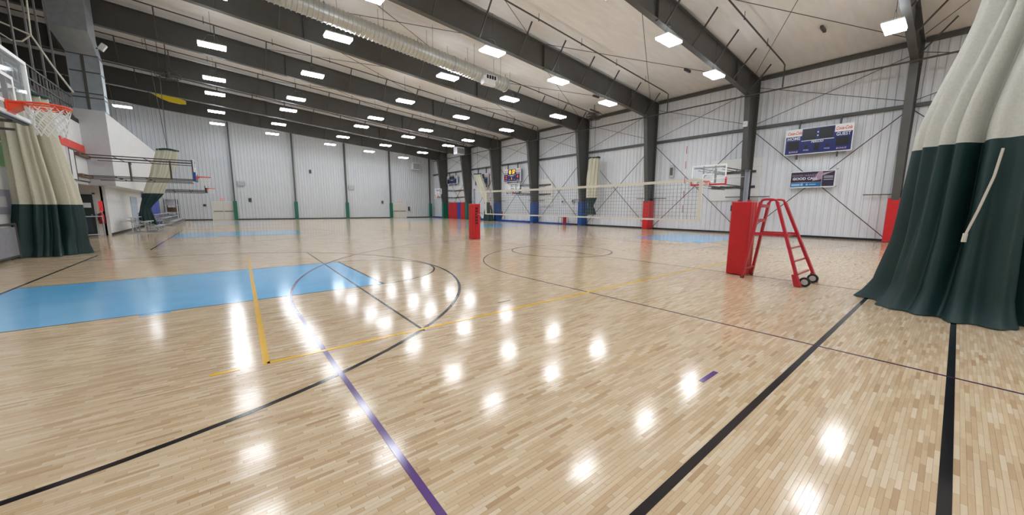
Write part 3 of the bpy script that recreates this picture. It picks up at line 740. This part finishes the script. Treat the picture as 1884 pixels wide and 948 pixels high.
# ------------------------------------------------------------------ scoreboards, banner
UX, UZ = (0, -1, 0), (0, 0, 1)
def scoreboard(label, yc, zc, wd=2.75, h=1.3, lit=False, x=25.10):
    t = thing('scoreboard', label, 'scoreboard', (x, yc, zc-h/2))
    P = lambda u, v, d=0.0: (x-0.001-d, yc-u, zc+v)
    def pan(name, u0, u1, v0, v1, mm, d=0.006):
        return MB().box(x-d, x-0.0005, yc-u1, yc-u0, zc+v0, zc+v1).build(name, mm, t)
    MB().box(x, x+0.16, yc-wd/2, yc+wd/2, zc-h/2, zc+h/2).build('cabinet', NAVY, t)
    m = MB(); e = 0.035
    for a in ((yc-wd/2-e, yc+wd/2+e, zc-h/2-e, zc-h/2), (yc-wd/2-e, yc+wd/2+e, zc+h/2, zc+h/2+e), (yc-wd/2-e, yc-wd/2, zc-h/2, zc+h/2), (yc+wd/2, yc+wd/2+e, zc-h/2, zc+h/2)): m.box(x-0.02, x+0.16, *a)
    m.build('trim_frame', WHITE, t)
    for s_ in (-1, 1): MB().box(x+0.10, x+0.20, yc+s_*0.85-0.03, yc+s_*0.85+0.03, zc-h/2-0.28, 6.37).box(x+0.18, 25.372, yc+s_*0.85-0.03, yc+s_*0.85+0.03, 6.32, 6.37).build('hanger_bar', STEEL2, t)
    hw = wd/2
    for s_ in (-1, 1):
        p_ = pan('sponsor_panel', *sorted((s_*hw, s_*0.68)), 0.30, h/2, WHITE)
        text_mb('Coca-Cola', 0.235, P(s_*1.02, 0.47, 0.010), UX, UZ, shear=0.35, xs=0.62, bold=0.004).build('lettering', LETTERRED, p_)
    pan('clock_window', -0.63, -0.06, 0.06, 0.60, DIGIT); pan('clock_window', 0.06, 0.63, 0.06, 0.60, DIGIT)
    for v in (0.24, 0.42): pan('colon_dot', -0.025, 0.025, v-0.03, v+0.03, LETTER, 0.008)
    pan('divider', -0.68, 0.68, 0.005, 0.035, LETTER, 0.008)
    text_mb('HOME', 0.24, P(-1.03, 0.18, 0.004), UX, UZ, bold=0.004, xs=0.86).build('lettering', LETTER, t)
    text_mb('GUEST', 0.24, P(1.03, 0.18, 0.004), UX, UZ, bold=0.004, xs=0.78).build('lettering', LETTER, t)
    text_mb('PERIOD', 0.15, P(0.0, -0.07, 0.004), UX, UZ, shear=0.2, bold=0.002).build('lettering', LETTER, t)
    pan('score_window', -1.28, -0.76, -0.40, 0.03, DIGIT); pan('score_window', 0.76, 1.28, -0.40, 0.03, DIGIT)
    pan('period_window', -0.12, 0.12, -0.55, -0.16, DIGIT); pan('foul_window', -0.52, -0.36, -0.38, -0.22, DIGIT); pan('foul_window', 0.36, 0.52, -0.38, -0.22, DIGIT)
    for s_ in (-1, 1):
        text_mb('BONUS', 0.12, P(s_*1.0, -0.53, 0.004), UX, UZ, shear=0.15).build('lettering', PINKW, t)
        text_mb('POSS.', 0.10, P(s_*0.44, -0.48, 0.004), UX, UZ, shear=0.15).build('lettering', LETTER, t)
    if lit:
        text_mb('0', 0.6, P(-0.30, 0.33, 0.012), UX, UZ, bold=0.02).build('digit', AMBER, t)
        text_mb('57', 0.56, P(0.33, 0.33, 0.012), UX, UZ, bold=0.015, xs=0.8).build('digit', AMBER, t)
        text_mb('2', 0.44, P(-1.0, -0.19, 0.012), UX, UZ, bold=0.012).build('digit', REDDIGIT, t)
        text_mb('4', 0.44, P(1.0, -0.19, 0.012), UX, UZ, bold=0.012).build('digit', REDDIGIT, t)
        text_mb('1', 0.36, P(0.0, -0.36, 0.012), UX, UZ, bold=0.008).build('digit', AMBER, t)
    return t
scoreboard('unlit navy scoreboard reading HOME and GUEST above the sponsor banner', 5.18, 5.24)
scoreboard('lit scoreboard with glowing amber clock digits on the ribbed wall', 31.3, 5.08, lit=True)
scoreboard('dark scoreboard half hidden behind the leaning gathered curtain', 37.3, 4.95)
scoreboard('unlit scoreboard above the white panel over the wall mats', 44.6, 5.3, wd=2.6, h=1.0)

def banner():
    t = thing('sponsor_banner', 'dark plum and blue printed banner hung below the unlit scoreboard', 'banner', (25.24, 5.25, 2.75))
    x = 25.24; yc, zc, wd, h = 5.24, 3.2, 1.95, 0.92
    # slightly sagging vinyl sheet
    n = 20; m = MB(); vs_ = []
    for i in range(n+1):
        u = -1+2*i/n; y = yc-u*wd/2
        top = zc+h/2 - 0.035*(1-u*u); bot = zc-h/2 - 0.0*(1-u*u)
        for d in (0.0, 0.012): vs_ += [(x+d+0.015*math.sin(u*5), y, bot), (x+d+0.015*math.sin(u*5), y, top)]
    f = []
    for i in range(n):
        a, b = 4*i, 4*(i+1); f += [(a, a+1, b+1, b), (a+2, b+2, b+3, a+3), (a+1, a+3, b+3, b+1), (a, b, b+2, a+2)]
    f += [(0,2,3,1), (4*n, 4*n+1, 4*n+3, 4*n+2)]
    m.add(vs_, f); m.build('sheet', WHITE, t)
    for u in (-0.97, 0.97):
        for v in (0.45, -0.45): MB().tube([(x-0.01, yc-u*wd/2, zc+v), (XR-0.040, yc-u*(wd/2+0.05), zc+v+0.05)], 0.012, 6).build('tie', STEEL2, t)
    def pan(name, u0, u1, v0, v1, mm, d):
        return MB().box(x-0.018-d, x-0.016, yc-u1, yc-u0, zc+v0, zc+v1).build(name, mm, t)
    pan('printed_panel', -0.93, 0.41, -0.16, 0.39, BANNERDARK, 0.003); pan('printed_panel', -0.93, 0.41, -0.40, -0.18, BANNERBLUE, 0.003); pan('printed_panel', 0.44, 0.93, -0.40, 0.39, BANNERDARK, 0.003)
    m = MB().prism([(yc-0.02, zc-0.12), (yc-0.41, zc-0.02), (yc-0.41, zc+0.39), (yc-0.25, zc+0.36)], 0, x-0.0225, x-0.0205); m.build('printed_swoosh', BANNERPINK, t)
    m = MB().prism([(yc-0.44, zc+0.16), (yc-0.44, zc+0.3), (yc-0.92, zc+0.38), (yc-0.7, zc+0.28)], 0, x-0.0225, x-0.0205); m.build('printed_swoosh', BANNERPINK, t)
    P = lambda u, v: (x-0.025, yc-u, zc+v)
    text_mb('GOOD HANDS', 0.165, P(-0.33, 0.20), UX, UZ, depth=0.002).build('lettering', mat('mauve_lettering', (176, 150, 176), 0.5), t)
    text_mb('GOOD CALL', 0.19, P(-0.30, 0.03), UX, UZ, depth=0.002, bold=0.007).build('lettering', LETTER, t)
    m = MB().box(x-0.024, x-0.022, yc+0.5, yc+0.88, zc-0.35, zc-0.24).box(x-0.024, x-0.022, yc+0.36, yc+0.47, zc-0.35, zc-0.22); m.build('printed_mark', LIGHTBLUE, t)
    m = MB().tube([(x-0.024, yc+0.19, zc-0.29), (x-0.022, yc+0.19, zc-0.29)], 0.055, 14).box(x-0.024, x-0.022, yc-0.2, yc+0.10, zc-0.315, zc-0.265); m.build('printed_mark', LIGHTBLUE, t)
    for v in (0.12, 0.05, -0.05): MB().box(x-0.024, x-0.022, yc-0.88, yc-0.5, zc+v-0.012, zc+v+0.012).build('printed_line', LETTER, t)
banner()

# ------------------------------------------------------------------ spiral duct
def spiral_duct():
    A, B = Vector((-2.6, 17.95, 10.352)), Vector((13.9, 17.95, 8.86))
    t = thing('spiral_duct', 'round ribbed galvanised air duct hung below the ceiling', 'duct', tuple(B))
    L_ = (B-A).length; d = (B-A)/L_; n = int(L_/0.19); pts = []; rr = []
    for i in range(n):
        for u, r_ in ((0.0, 0.36), (0.70, 0.36), (0.78, 0.392), (0.94, 0.392)):
            pts.append(A + d*((i+u)*L_/n)); rr.append(r_)
    pts.append(B); rr.append(0.36)
    MB().tube(pts, rr, 28).build('pipe', DUCTM, t, smooth=False)
    for s_ in (0.40, 0.78, 0.995):
        c = A + d*(L_*s_); MB().tube([c-d*0.03, c+d*0.03], 0.405, 28).build('collar', GALV, t)
    for s_ in (0.1, 0.25, 0.4, 0.55, 0.7, 0.85, 0.96):
        c = A + d*(L_*s_); MB().tube([c+Vector((0, -0.34, 0)), (c.x, c.y-0.34, roof_z(c.x)-0.02)], 0.008, 5).tube([c+Vector((0, 0.34, 0)), (c.x, c.y+0.34, roof_z(c.x)-0.02)], 0.008, 5).build('hanger_rod', STEEL2, t)
    c = A + d*(L_*0.915)
    g = MB().box(c.x-0.55, c.x+0.25, c.y-0.52, c.y-0.2, c.z-0.55, c.z-0.1).build('diffuser_box', WHITE, t)
    MB().box(c.x-0.42, c.x+0.32, c.y-0.56, c.y-0.5, c.z-0.28, c.z-0.02).build('grille_frame', WHITE, g)
    m = MB()
    for i in range(4): m.box(c.x-0.38+i*0.17, c.x-0.25+i*0.17, c.y-0.565, c.y-0.555, c.z-0.25, c.z-0.05)
    m.build('grille_opening', DIGIT, g)
spiral_duct()

# ------------------------------------------------------------------ fans, heaters, small ceiling things
def cage_fan(label, x, y, z, r=0.62):
    t = thing('cage_fan', label, 'fan', (x, y, z))
    m = MB()
    for zz, k in ((0.0, 1.0), (0.16, 1.0), (0.3, 0.75), (-0.13, 0.75)): m.tube([(x+r*k*math.cos(a), y+r*k*math.sin(a), z+zz) for a in [2*math.pi*i/28 for i in range(28)]], 0.014, 5, closed=True)
    for i in range(28):
        a = 2*math.pi*i/28; c, s_ = math.cos(a), math.sin(a)
        m.tube([(x+0.1*c, y+0.1*s_, z-0.15), (x+r*0.75*c, y+r*0.75*s_, z-0.13), (x+r*c, y+r*s_, z), (x+r*c, y+r*s_, z+0.16), (x+r*0.75*c, y+r*0.75*s_, z+0.3), (x+0.1*c, y+0.1*s_, z+0.32)], 0.006, 4)
    m.build('cage', STEEL2, t)
    for i in range(3):
        a = 2*math.pi*i/3
        MB().bar((x+0.08*math.cos(a), y+0.08*math.sin(a), z+0.08), (x+0.56*math.cos(a), y+0.56*math.sin(a), z+0.08), 0.24, 0.02).build('blade', STEEL2, t)
    MB().tube([(x, y, z-0.1), (x, y, z+0.3)], 0.12, 14).build('motor', STEEL, t)
    MB().tube([(x, y, z+0.3), (x, y, roof_z(x)-0.02)], 0.025, 8).bar((x-0.5, y, z+0.5), (x+0.5, y, z+0.46), 0.08, 0.08).build('mount', STEEL2, t)
cage_fan('dark cage fan hung near the eave of the ribbed wall', 23.1, 18.6, 8.55)
cage_fan('dark cage fan hung under the roof beside a yellow wrap', -2.0, 32.0, 9.55)
t = thing('girder_wrap', 'bright yellow sagging vinyl wrap hung on a roof girder', 'wrap', (-2.6, 40.1, 9.9))
pts = [(-3.6, 10.16), (-2.2, 10.05), (-1.62, 9.92), (-1.62, 9.66), (-2.0, 9.62), (-2.6, 9.68), (-3.1, 9.86)]
MB().prism(pts, 1, 40.05, 40.18).build('sheet', YELLOW, t)
for x, y, z, sx, sz, lab in ((22.2, 50.0, 7.4, 0.55, 0.5, 'white unit heater hung at the end wall corner'), (21.0, 35.6, 7.75, 0.5, 0.4, 'small grey unit heater hung under a girder')):
    t = thing('unit_heater', lab, 'heater', (x, y, z))
    MB().box(x-sx, x+sx, y-0.35, y+0.35, z-sz, z+sz).build('casing', GREY_PAINT if y < 40 else LAMPWHITE, t, bevel=0.03)
    for i in range(5): MB().box(x-sx+0.08, x+sx-0.08, y-0.40, y-0.35, z-sz+0.12+i*(2*sz-0.24)/5, z-sz+0.18+i*(2*sz-0.24)/5).build('louvre', STEEL2, t)
    MB().tube([(x-0.3, y, z+sz), (x-0.3, y, roof_z(x)-0.02)], 0.015, 6).tube([(x+0.3, y, z+sz), (x+0.3, y, roof_z(x)-0.02)], 0.015, 6).build('hanger', STEEL2, t)
for x, y in ((21.5, 4.7), (21.7, 10.8), (21.6, 17.3), (21.6, 23.6), (21.6, 30)):
    o = MB().box(x-0.32, x+0.32, y-0.05, y+0.05, roof_z(x)-0.17, roof_z(x)-0.05).build('ceiling_box', STEEL2, None, loc=(x, y, roof_z(x)))
    tag(o, 'small dark box mounted against the pale ceiling', 'box', 'ceiling boxes')

# ------------------------------------------------------------------ end wall doors and small things
def double_door(idx, x0, x1):
    f = structure(MB().box(x0-0.07, x0, YF-0.09, YF, 0, 2.07).box(x1, x1+0.07, YF-0.09, YF, 0, 2.07).box(x0-0.07, x1+0.07, YF-0.09, YF, 2.0, 2.07).build('door_%d' % idx, PANELWHITE))
    mid = (x0+x1)/2
    for a, b in ((x0+0.01, mid-0.008), (mid+0.008, x1-0.01)):
        d = MB().box(a, b, YF-0.08, YF-0.035, 0.015, 1.99).build('door_leaf', mat('cream_door', (220, 216, 206), 0.5), f)
        MB().box(a+0.08, b-0.05, YF-0.13, YF-0.08, 0.94, 1.0).build('push_bar', STEEL2, d)
    MB().box(mid-0.02, mid+0.02, YF-0.1, YF-0.08, 0.015, 1.99).build('centre_post', GREY_PAINT, f)
    t = thing('exit_sign', 'small red lit exit sign above the double door %s' % ('beside the side wall' if idx == 1 else 'near the wall corner'), 'sign', (mid, YF-0.1, 2.2))
    MB().box(mid-0.22, mid+0.22, YF-0.13, YF-0.05, 2.16, 2.44).build('case', PINKW, t)
    text_mb('EXIT', 0.2, (mid, YF-0.133, 2.3), (1, 0, 0), UZ, bold=0.004).build('lettering', EXITRED, t)
double_door(1, -0.88, 0.98); double_door(2, 19.0, 20.95)
for x, z, sx, sz, mm, lab in ((1.8, 4.05, 0.34, 0.26, GREY_PAINT, 'grey caged clock on the end wall beside the blue court'), (13.5, 4.08, 0.34, 0.26, GREY_PAINT, 'grey caged clock at the middle of the end wall'), (8.8, 5.82, 0.12, 0.22, STEEL2, 'small dark box high on the end wall'), (2.5, 2.25, 0.14, 0.2, STEEL2, 'small dark switch box near the double door'), (-1.5, 1.6, 0.12, 0.12, STEEL2, 'small round dark bell beside the double door'), (17.55, 2.2, 0.12, 0.2, WOOD, 'small brown box near an end wall post'), (21.4, 1.3, 0.12, 0.3, DIGIT, 'dark box beside the far double door')):
    t = thing('wall_box', lab, 'box', (x, YF-0.1, z))
    MB().box(x-sx, x+sx, YF-0.16, YF-0.035, z-sz, z+sz).build('case', mm, t, bevel=0.02)
    m = MB()
    for i in range(4): m.box(x-sx+0.04+i*2*(sx-0.04)/3-0.008, x-sx+0.04+i*2*(sx-0.04)/3+0.008, YF-0.18, YF-0.16, z-sz+0.02, z+sz-0.02)
    m.build('guard', STEEL, t)

# ------------------------------------------------------------------ mats and things along the ribbed wall
for y0, y1, mm, lab in ((43.3, 45.7, RED_VINYL, 'broad red gym mat standing against the wall by the blue mat'), (42.42, 43.27, BLUE_VINYL, 'narrow blue gym mat standing between two red mats'), (41.3, 42.4, RED_VINYL, 'narrow red gym mat standing beside a green column pad')):
    t = thing('gym_mat', lab, 'mat', (25.2, (y0+y1)/2, 0)); n = 2 if y1-y0 > 2 else 1
    for i in range(n):
        a = y0+(y1-y0)*i/n; b = y0+(y1-y0)*(i+1)/n
        MB().box(25.1, 25.28, a+0.01, b-0.01, 0.012, 2.22).build('panel', mm if mm is RED_VINYL else mat('royal_blue_vinyl', (34, 68, 170), 0.4), t, bevel=0.03)
for i, (y0, y1, hh, lab) in enumerate(((22.4, 27.0, 0.1, 'long low blue tarp roll behind the red chair'), (28.2, 33.5, 0.16, 'blue tarp bunched along the wall under the lit scoreboard'), (46.9, 50.4, 0.16, 'blue tarp heap at the corner of the end wall'))):
    t = thing('floor_tarp', lab, 'tarp', (25.2, (y0+y1)/2, 0)); pts = []; rr = []
    rg = random.Random(i)
    n = 14
    for k in range(n+1):
        pts.append((25.05+rg.uniform(-.04,.04), y0+(y1-y0)*k/n, hh*0.6)); rr.append(hh*(0.42+0.16*rg.random()))
    MB().tube(pts, rr, 10).build('roll', TARP, t, smooth=True)
    m = MB(); vs_ = []
    for k in range(n+1):
        y = y0+(y1-y0)*k/n; vs_ += [(25.0, y, hh*0.3), (24.72-0.1*rg.random(), y, 0.012), (24.74, y, 0.004), (25.0, y, 0.004)]
    m.add(vs_, [(4*k, 4*k+1, 4*k+5, 4*k+4) for k in range(n)]+[(4*k+1, 4*k+2, 4*k+6, 4*k+5) for k in range(n)]); m.build('loose_edge', TARP, t)
t = thing('pop_up_heap', 'small blue peaked tarp heap beside the leaning curtain', 'tarp', (24.6, 37.6, 0))
MB().add([(24.3, 36.7, 0.012), (24.3, 38.4, 0.012), (25.2, 38.4, 0.012), (25.2, 36.7, 0.012), (24.75, 37.6, 0.75), (24.75, 37.3, 0.6)], [(0,1,4,5), (1,2,4), (2,3,5,4), (3,0,5), (0,3,2,1)]).build('heap', TARP, t)
t = thing('folding_chair', 'red and dark framed chair standing against the ribbed wall', 'chair', (24.95, 23.2, 0))
for dy in (-0.42, 0.42):
    for dx in (-0.22, 0.22): MB().tube([(24.95+dx, 23.3+dy, 0), (24.95+dx, 23.3+dy*0.92, 0.7)], 0.018, 6).build('leg', STEEL2, t)
MB().box(24.7, 25.2, 22.85, 23.75, 0.68, 0.73).build('seat', RED_VINYL, t, bevel=0.015)
MB().box(24.66, 24.74, 22.72, 23.1, 0.05, 0.72).build('side_panel', mat('dark_red_panel', (140, 20, 34), 0.5), t)
t = thing('fire_extinguisher', 'small red extinguisher on the wall beside the leaning curtain', 'extinguisher', (25.3, 33.2, 0.6))
MB().tube([(25.2, 33.2, 0.6), (25.2, 33.2, 1.0), (25.2, 33.2, 1.06), (25.2, 33.2, 1.1)], [0.08, 0.08, 0.05, 0.025], 14).build('cylinder', RED_STEEL, t, smooth=True)
MB().bar((25.2, 33.2, 1.1), (25.2, 33.2, 1.14), 0.03, 0.03).tube([(25.2, 33.2, 1.1), (25.24, 33.12, 0.95), (25.26, 33.12, 0.7)], 0.012, 6).build('nozzle', BLACK, t)
t = thing('folded_cart', 'white wheeled cart parked beside the blue tarp heap', 'cart', (24.6, 36.0, 0))
MB().box(24.5, 24.9, 35.6, 36.5, 0.25, 0.65).build('basket', WHITE, t, bevel=0.03)
for dy in (-0.35, 0.35):
    for dx in (-0.15, 0.15): MB().tube([(24.7+dx, 36.05+dy, 0.25), (24.7+dx, 36.05+dy, 0.0)], 0.025, 6).build('leg', STEEL2, t)
MB().tube([(24.6, 36.5, 0.6), (24.6, 36.8, 0.95), (24.8, 36.8, 0.95), (24.8, 36.5, 0.6)], 0.02, 6).build('handle', STEEL2, t)
t = thing('conduit_box', 'small white box on the column behind the referee stand', 'box', (24.0, 8.35, 6.4))
MB().box(24.03, 24.17, 8.24, 8.46, 6.3, 6.6).build('case', LAMPWHITE, t, bevel=0.01); MB().box(24.02, 24.03, 8.28, 8.42, 6.36, 6.54).build('cover', GREY_PAINT, t)
for y, z, lab in ((23.9, 2.15, 'small white speaker on the wall above the red chair'), (22.6, 2.2, 'small dark round bell on the wall above the red chair'), (13.3, 4.2, 'tall narrow grey electrical box beside the net column')):
    t = thing('wall_fixture', lab, 'box', (25.5, y, z)); hh = 0.45 if y < 20 else 0.16
    MB().box(25.4, 25.56, y-0.16, y+0.16, z-hh, z+hh).build('case', LAMPWHITE if 'white' in lab else GREY_PAINT, t, bevel=0.02); MB().box(25.385, 25.4, y-0.1, y+0.1, z-hh*0.6, z+hh*0.6).build('cover', STEEL, t)

# ------------------------------------------------------------------ left side
def left_side():
    # vertical square duct rising from the block
    t = thing('vertical_duct', 'large square galvanised duct rising from the white wall block', 'duct', (-4.5, 26.7, 6.0))
    MB().box(-4.98, -4.02, 26.22, 27.1, 6.005, 8.45).build('riser', GALV, t)
    MB().add([(-4.98, 26.22, 8.45), (-4.02, 26.22, 8.45), (-4.02, 27.1, 8.45), (-4.98, 27.1, 8.45), (-5.3, 25.5, 9.3), (-4.1, 25.5, 9.3), (-4.1, 26.9, 9.3), (-5.3, 26.9, 9.3)], [(0,1,5,4), (1,2,6,5), (2,3,7,6), (3,0,4,7)]).build('transition', GALV, t)
    MB().box(-5.3, -4.1, 25.5, 26.9, 9.3, 11.2).build('upper_duct', GALV, t)
    for zz in (6.55, 6.75, 7.7, 8.45): MB().box(-5.0, -4.0, 26.205, 27.12, zz-0.025, zz+0.025).build('band', STEEL, t)
    MB().box(-4.56, -4.46, 26.19, 26.22, 6.005, 8.45).build('seam', STEEL, t)
    for sx in (-1, 1): MB().box(-4.02 if sx > 0 else -5.0, -3.98 if sx > 0 else -4.96, 26.205, 26.24, 6.005, 8.45).build('corner_angle', GALV, t)
    t = thing('wall_speaker', 'small white tilted speaker fixed beside the square duct', 'speaker', (-3.85, 25.9, 8.8))
    MB().bar((-3.85, 25.9, 8.70), (-3.68, 25.9, 8.98), 0.2, 0.2).build('case', LAMPWHITE, t, bevel=0.02); MB().bar((-4.0, 26.1, 8.8), (-3.8, 25.9, 8.8), 0.04, 0.04).build('bracket', STEEL2, t)
    # mezzanine posts and rails
    for y in (19.8, 21.0, 22.4, 23.6, 25.0):
        o = MB().box(-5.15, -5.10, y-0.03, y+0.03, 5.5, roof_z(-5)-0.35).build('mezzanine_post', mat('dull_post_grey', (132, 130, 128), 0.6), None, loc=(-5.12, y, 5.5)); tag(o, 'slim grey post standing along the mezzanine edge', 'post', 'mezzanine posts')
    t = thing('mezzanine_railing', 'dark green railing with thin balusters along the mezzanine edge', 'railing', (-5.0, 21, 5.5))
    for zz in (5.6, 6.0, 6.45): MB().bar((-5.0, 12.0, zz), (-5.0, 26.0, zz), 0.05, 0.05).build('rail', mat('green_rail', (52, 72, 66), 0.5), t)
    y = 12.2
    while y < 26:
        MB().box(-5.012, -4.988, y-0.012, y+0.012, 5.5, 6.45).build('baluster', mat('dull_post_grey', (132, 130, 128), 0.6), t); y += 0.35
    o = MB().tube([(-4.88, 19, 6.75), (-4.69, 19, 6.6), (-4.48, 19, 6.62), (-4.28, 19, 6.86), (-4.22, 19, 8.9)], 0.022, 6).tube([(-4.9, 19, 7.1), (-4.28, 19, 6.86), (-3.95, 19.0, 6.05), (-3.58, 19, 5.28)], 0.028, 6).build('hoist_rope', ROPE, None, loc=(-4.3, 19, 6.8)); tag(o, 'pale hoist rope slung beside the mezzanine above the curtain', 'rope')
    # door in the recess
    d = structure(MB().box(-6.1, -6.0, 27.33, 27.4, 0, 2.15).box(-5.06, -4.98, 27.33, 27.4, 0, 2.15).box(-6.1, -4.98, 27.33, 27.4, 2.08, 2.15).build('door_3', GREY_PAINT))
    leaf = MB().box(-6.0, -5.06, 27.35, 27.395, 0.015, 2.08).build('door_leaf', DOORDARK, d)
    MB().box(-5.85, -5.2, 27.34, 27.35, 0.2, 0.95).build('kick_panel', mat('slate_panel', (62, 68, 82), 0.5), leaf); MB().box(-5.45, -5.15, 27.335, 27.35, 1.42, 1.66).build('notice', WHITE, leaf); MB().tube([(-5.16, 27.3, 1.05), (-5.16, 27.35, 1.05)], 0.035, 10).build('handle', GALV, leaf)
    t = thing('fire_extinguisher', 'red fire extinguisher with a red sign beside the dark green door', 'extinguisher', (-4.82, 27.25, 0.6))
    MB().tube([(-4.84, 27.28, 0.62), (-4.84, 27.28, 1.05), (-4.84, 27.28, 1.12), (-4.84, 27.28, 1.18)], [0.10, 0.10, 0.06, 0.03], 14).build('cylinder', RED_STEEL, t, smooth=True)
    MB().tube([(-4.84, 27.28, 1.16), (-4.95, 27.26, 1.1), (-4.96, 27.26, 0.8)], 0.015, 6).build('hose', BLACK, t); MB().box(-4.90, -4.76, 27.385, 27.395, 1.25, 1.75).build('sign', EXITRED, t)
    t = thing('hand_rail', 'grey pipe railing in front of the dark green door', 'railing', (-5.0, 26.3, 0))
    for p_ in ([(-5.4, 26.0, 1.0), (-4.7, 26.6, 1.0)], [(-5.4, 26.0, 0.12), (-4.7, 26.6, 0.12)], [(-5.35, 26.0, 0.0), (-5.4, 26.0, 1.0)], [(-4.7, 26.6, 0.0), (-4.7, 26.6, 1.05)]): MB().tube(p_, 0.025, 8).build('rail', GALV, t)
    # near-left posters, cabinet and rail
    for y0, y1, z0, z1, mm, lab in ((16.9, 17.75, 2.66, 3.34, GREENPOSTER, 'green poster on the side wall beside the beige curtain'), (16.6, 17.95, 3.4, 3.85, PURPLEPOSTER, 'dark purple poster above the green one on the side wall'), (16.4, 17.7, 1.28, 1.98, mat('grey_notice', (150, 148, 160), 0.5), 'grey notice panel on the side wall beside the curtain')):
        t = thing('wall_poster', lab, 'poster', (XL, (y0+y1)/2, z0)); MB().box(XL+0.001, XL+0.02, y0, y1, z0, z1).build('sheet', mm, t)
        MB().box(XL+0.02, XL+0.023, y0+0.1, y1-0.35, z0+0.2, z1-0.2).build('printed_block', WHITE if mm is GREENPOSTER else GREY_PAINT, t)
    t = thing('ramp_railing', 'dark pipe railing with grey infill along the side wall', 'railing', (-4.7, 16.5, 0))
    for p_ in ([(-4.66, 14.5, 1.0), (-4.66, 16.8, 1.0)], [(-4.66, 16.8, 0), (-4.66, 16.8, 1.0)], [(-4.66, 14.6, 0), (-4.66, 14.6, 1.0)], [(-4.66, 14.5, 0.1), (-4.66, 16.8, 0.1)]): MB().tube(p_, 0.03, 8).build('rail', STEEL2, t)
    MB().box(-4.67, -4.65, 14.6, 16.75, 0.12, 0.92).build('infill', mat('grey_infill', (140, 140, 146), 0.5, noise=0.1), t)
    # bleachers
    for nm, y0, y1, lab in (('a', 28.2, 30.5, 'low aluminium bleacher in front of the tied leaning curtain'), ('b', 36.0, 40.5, 'aluminium bleacher in front of the tall blue mat'), ('c', 41.0, 46.0, 'aluminium bleacher near the white end wall')):
        t = thing('bleacher', lab, 'bleacher', (-3.6, (y0+y1)/2, 0))
        for i in range(3):
            x = -2.95 - i*0.5; z = 0.4+i*0.24
            MB().box(x-0.13, x+0.13, y0, y1, z-0.02, z+0.02).build('seat_plank', ALU, t)
            MB().box(x-0.40, x-0.18, y0, y1, z-0.22, z-0.19).build('foot_plank', ALU, t)
        n = max(2, int((y1-y0)/1.2))
        for k in range(n+1):
            y = y0+0.1+(y1-y0-0.2)*k/n
            m = MB().bar((-2.85, y, 0.03), (-4.2, y, 0.03), 0.05, 0.05)
            for i in range(3): m.bar((-2.95-i*0.5, y, 0.03), (-2.95-i*0.5, y, 0.38+i*0.24), 0.045, 0.045)
            m.bar((-2.85, y, 0.2), (-4.1, y, 0.72), 0.045, 0.045); m.build('frame', ALU, t)
    t = thing('gym_mat', 'tall royal blue mat leaning on the side wall behind the bleachers', 'mat', (-4.5, 41, 0))
    for i in range(3): MB().box(-4.56, -4.36, 37.8+i*2.2, 39.95+i*2.2, 0.012, 2.4).build('panel', mat('royal_blue_vinyl', (34, 68, 170), 0.4), t, bevel=0.03)
    t = thing('storage_rack', 'grey wire storage rack at the end wall corner', 'rack', (-4.0, 48.2, 0))
    for x in (-4.3, -3.5):
        for y in (47.2, 49.4): MB().bar((x, y, 0), (x, y, 2.2), 0.06, 0.06).build('post', STEEL, t)
    for z in (0.2, 0.9, 1.6, 2.15): MB().box(-4.33, -3.47, 47.15, 49.45, z-0.02, z+0.02).build('shelf', GREY_PAINT, t)
    for k, (y, z) in enumerate(((47.8, 0.22), (48.7, 0.92), (47.9, 1.62))): MB().box(-4.25, -3.6, y-0.35, y+0.35, z, z+0.45).build('bin', [STEEL, WOOD, GREY_PAINT][k], t, bevel=0.02)
    t = thing('wall_vent', 'pale blue grey panel in the wall beside the leaning curtain', 'panel', (-4.6, 35.5, 0)); MB().box(-4.6, -4.57, 33.4, 35.6, 0.13, 2.1).build('leaf', mat('blue_grey_panel', (168, 182, 196), 0.5), t); MB().box(-4.57, -4.55, 35.3, 35.4, 0.95, 1.05).build('handle', STEEL, t)
    # dark conduit on the upper block
    t = thing('wall_conduit', 'slim dark bracket fixed on the white upper block', 'bracket', (-4.05, 30, 3.5)); MB().box(-4.05, -3.98, 30.4, 30.6, 2.95, 3.95).build('bar', STEEL2, t); MB().box(-4.05, -3.95, 30.35, 30.65, 3.9, 4.0).build('cap', STEEL2, t)
left_side()
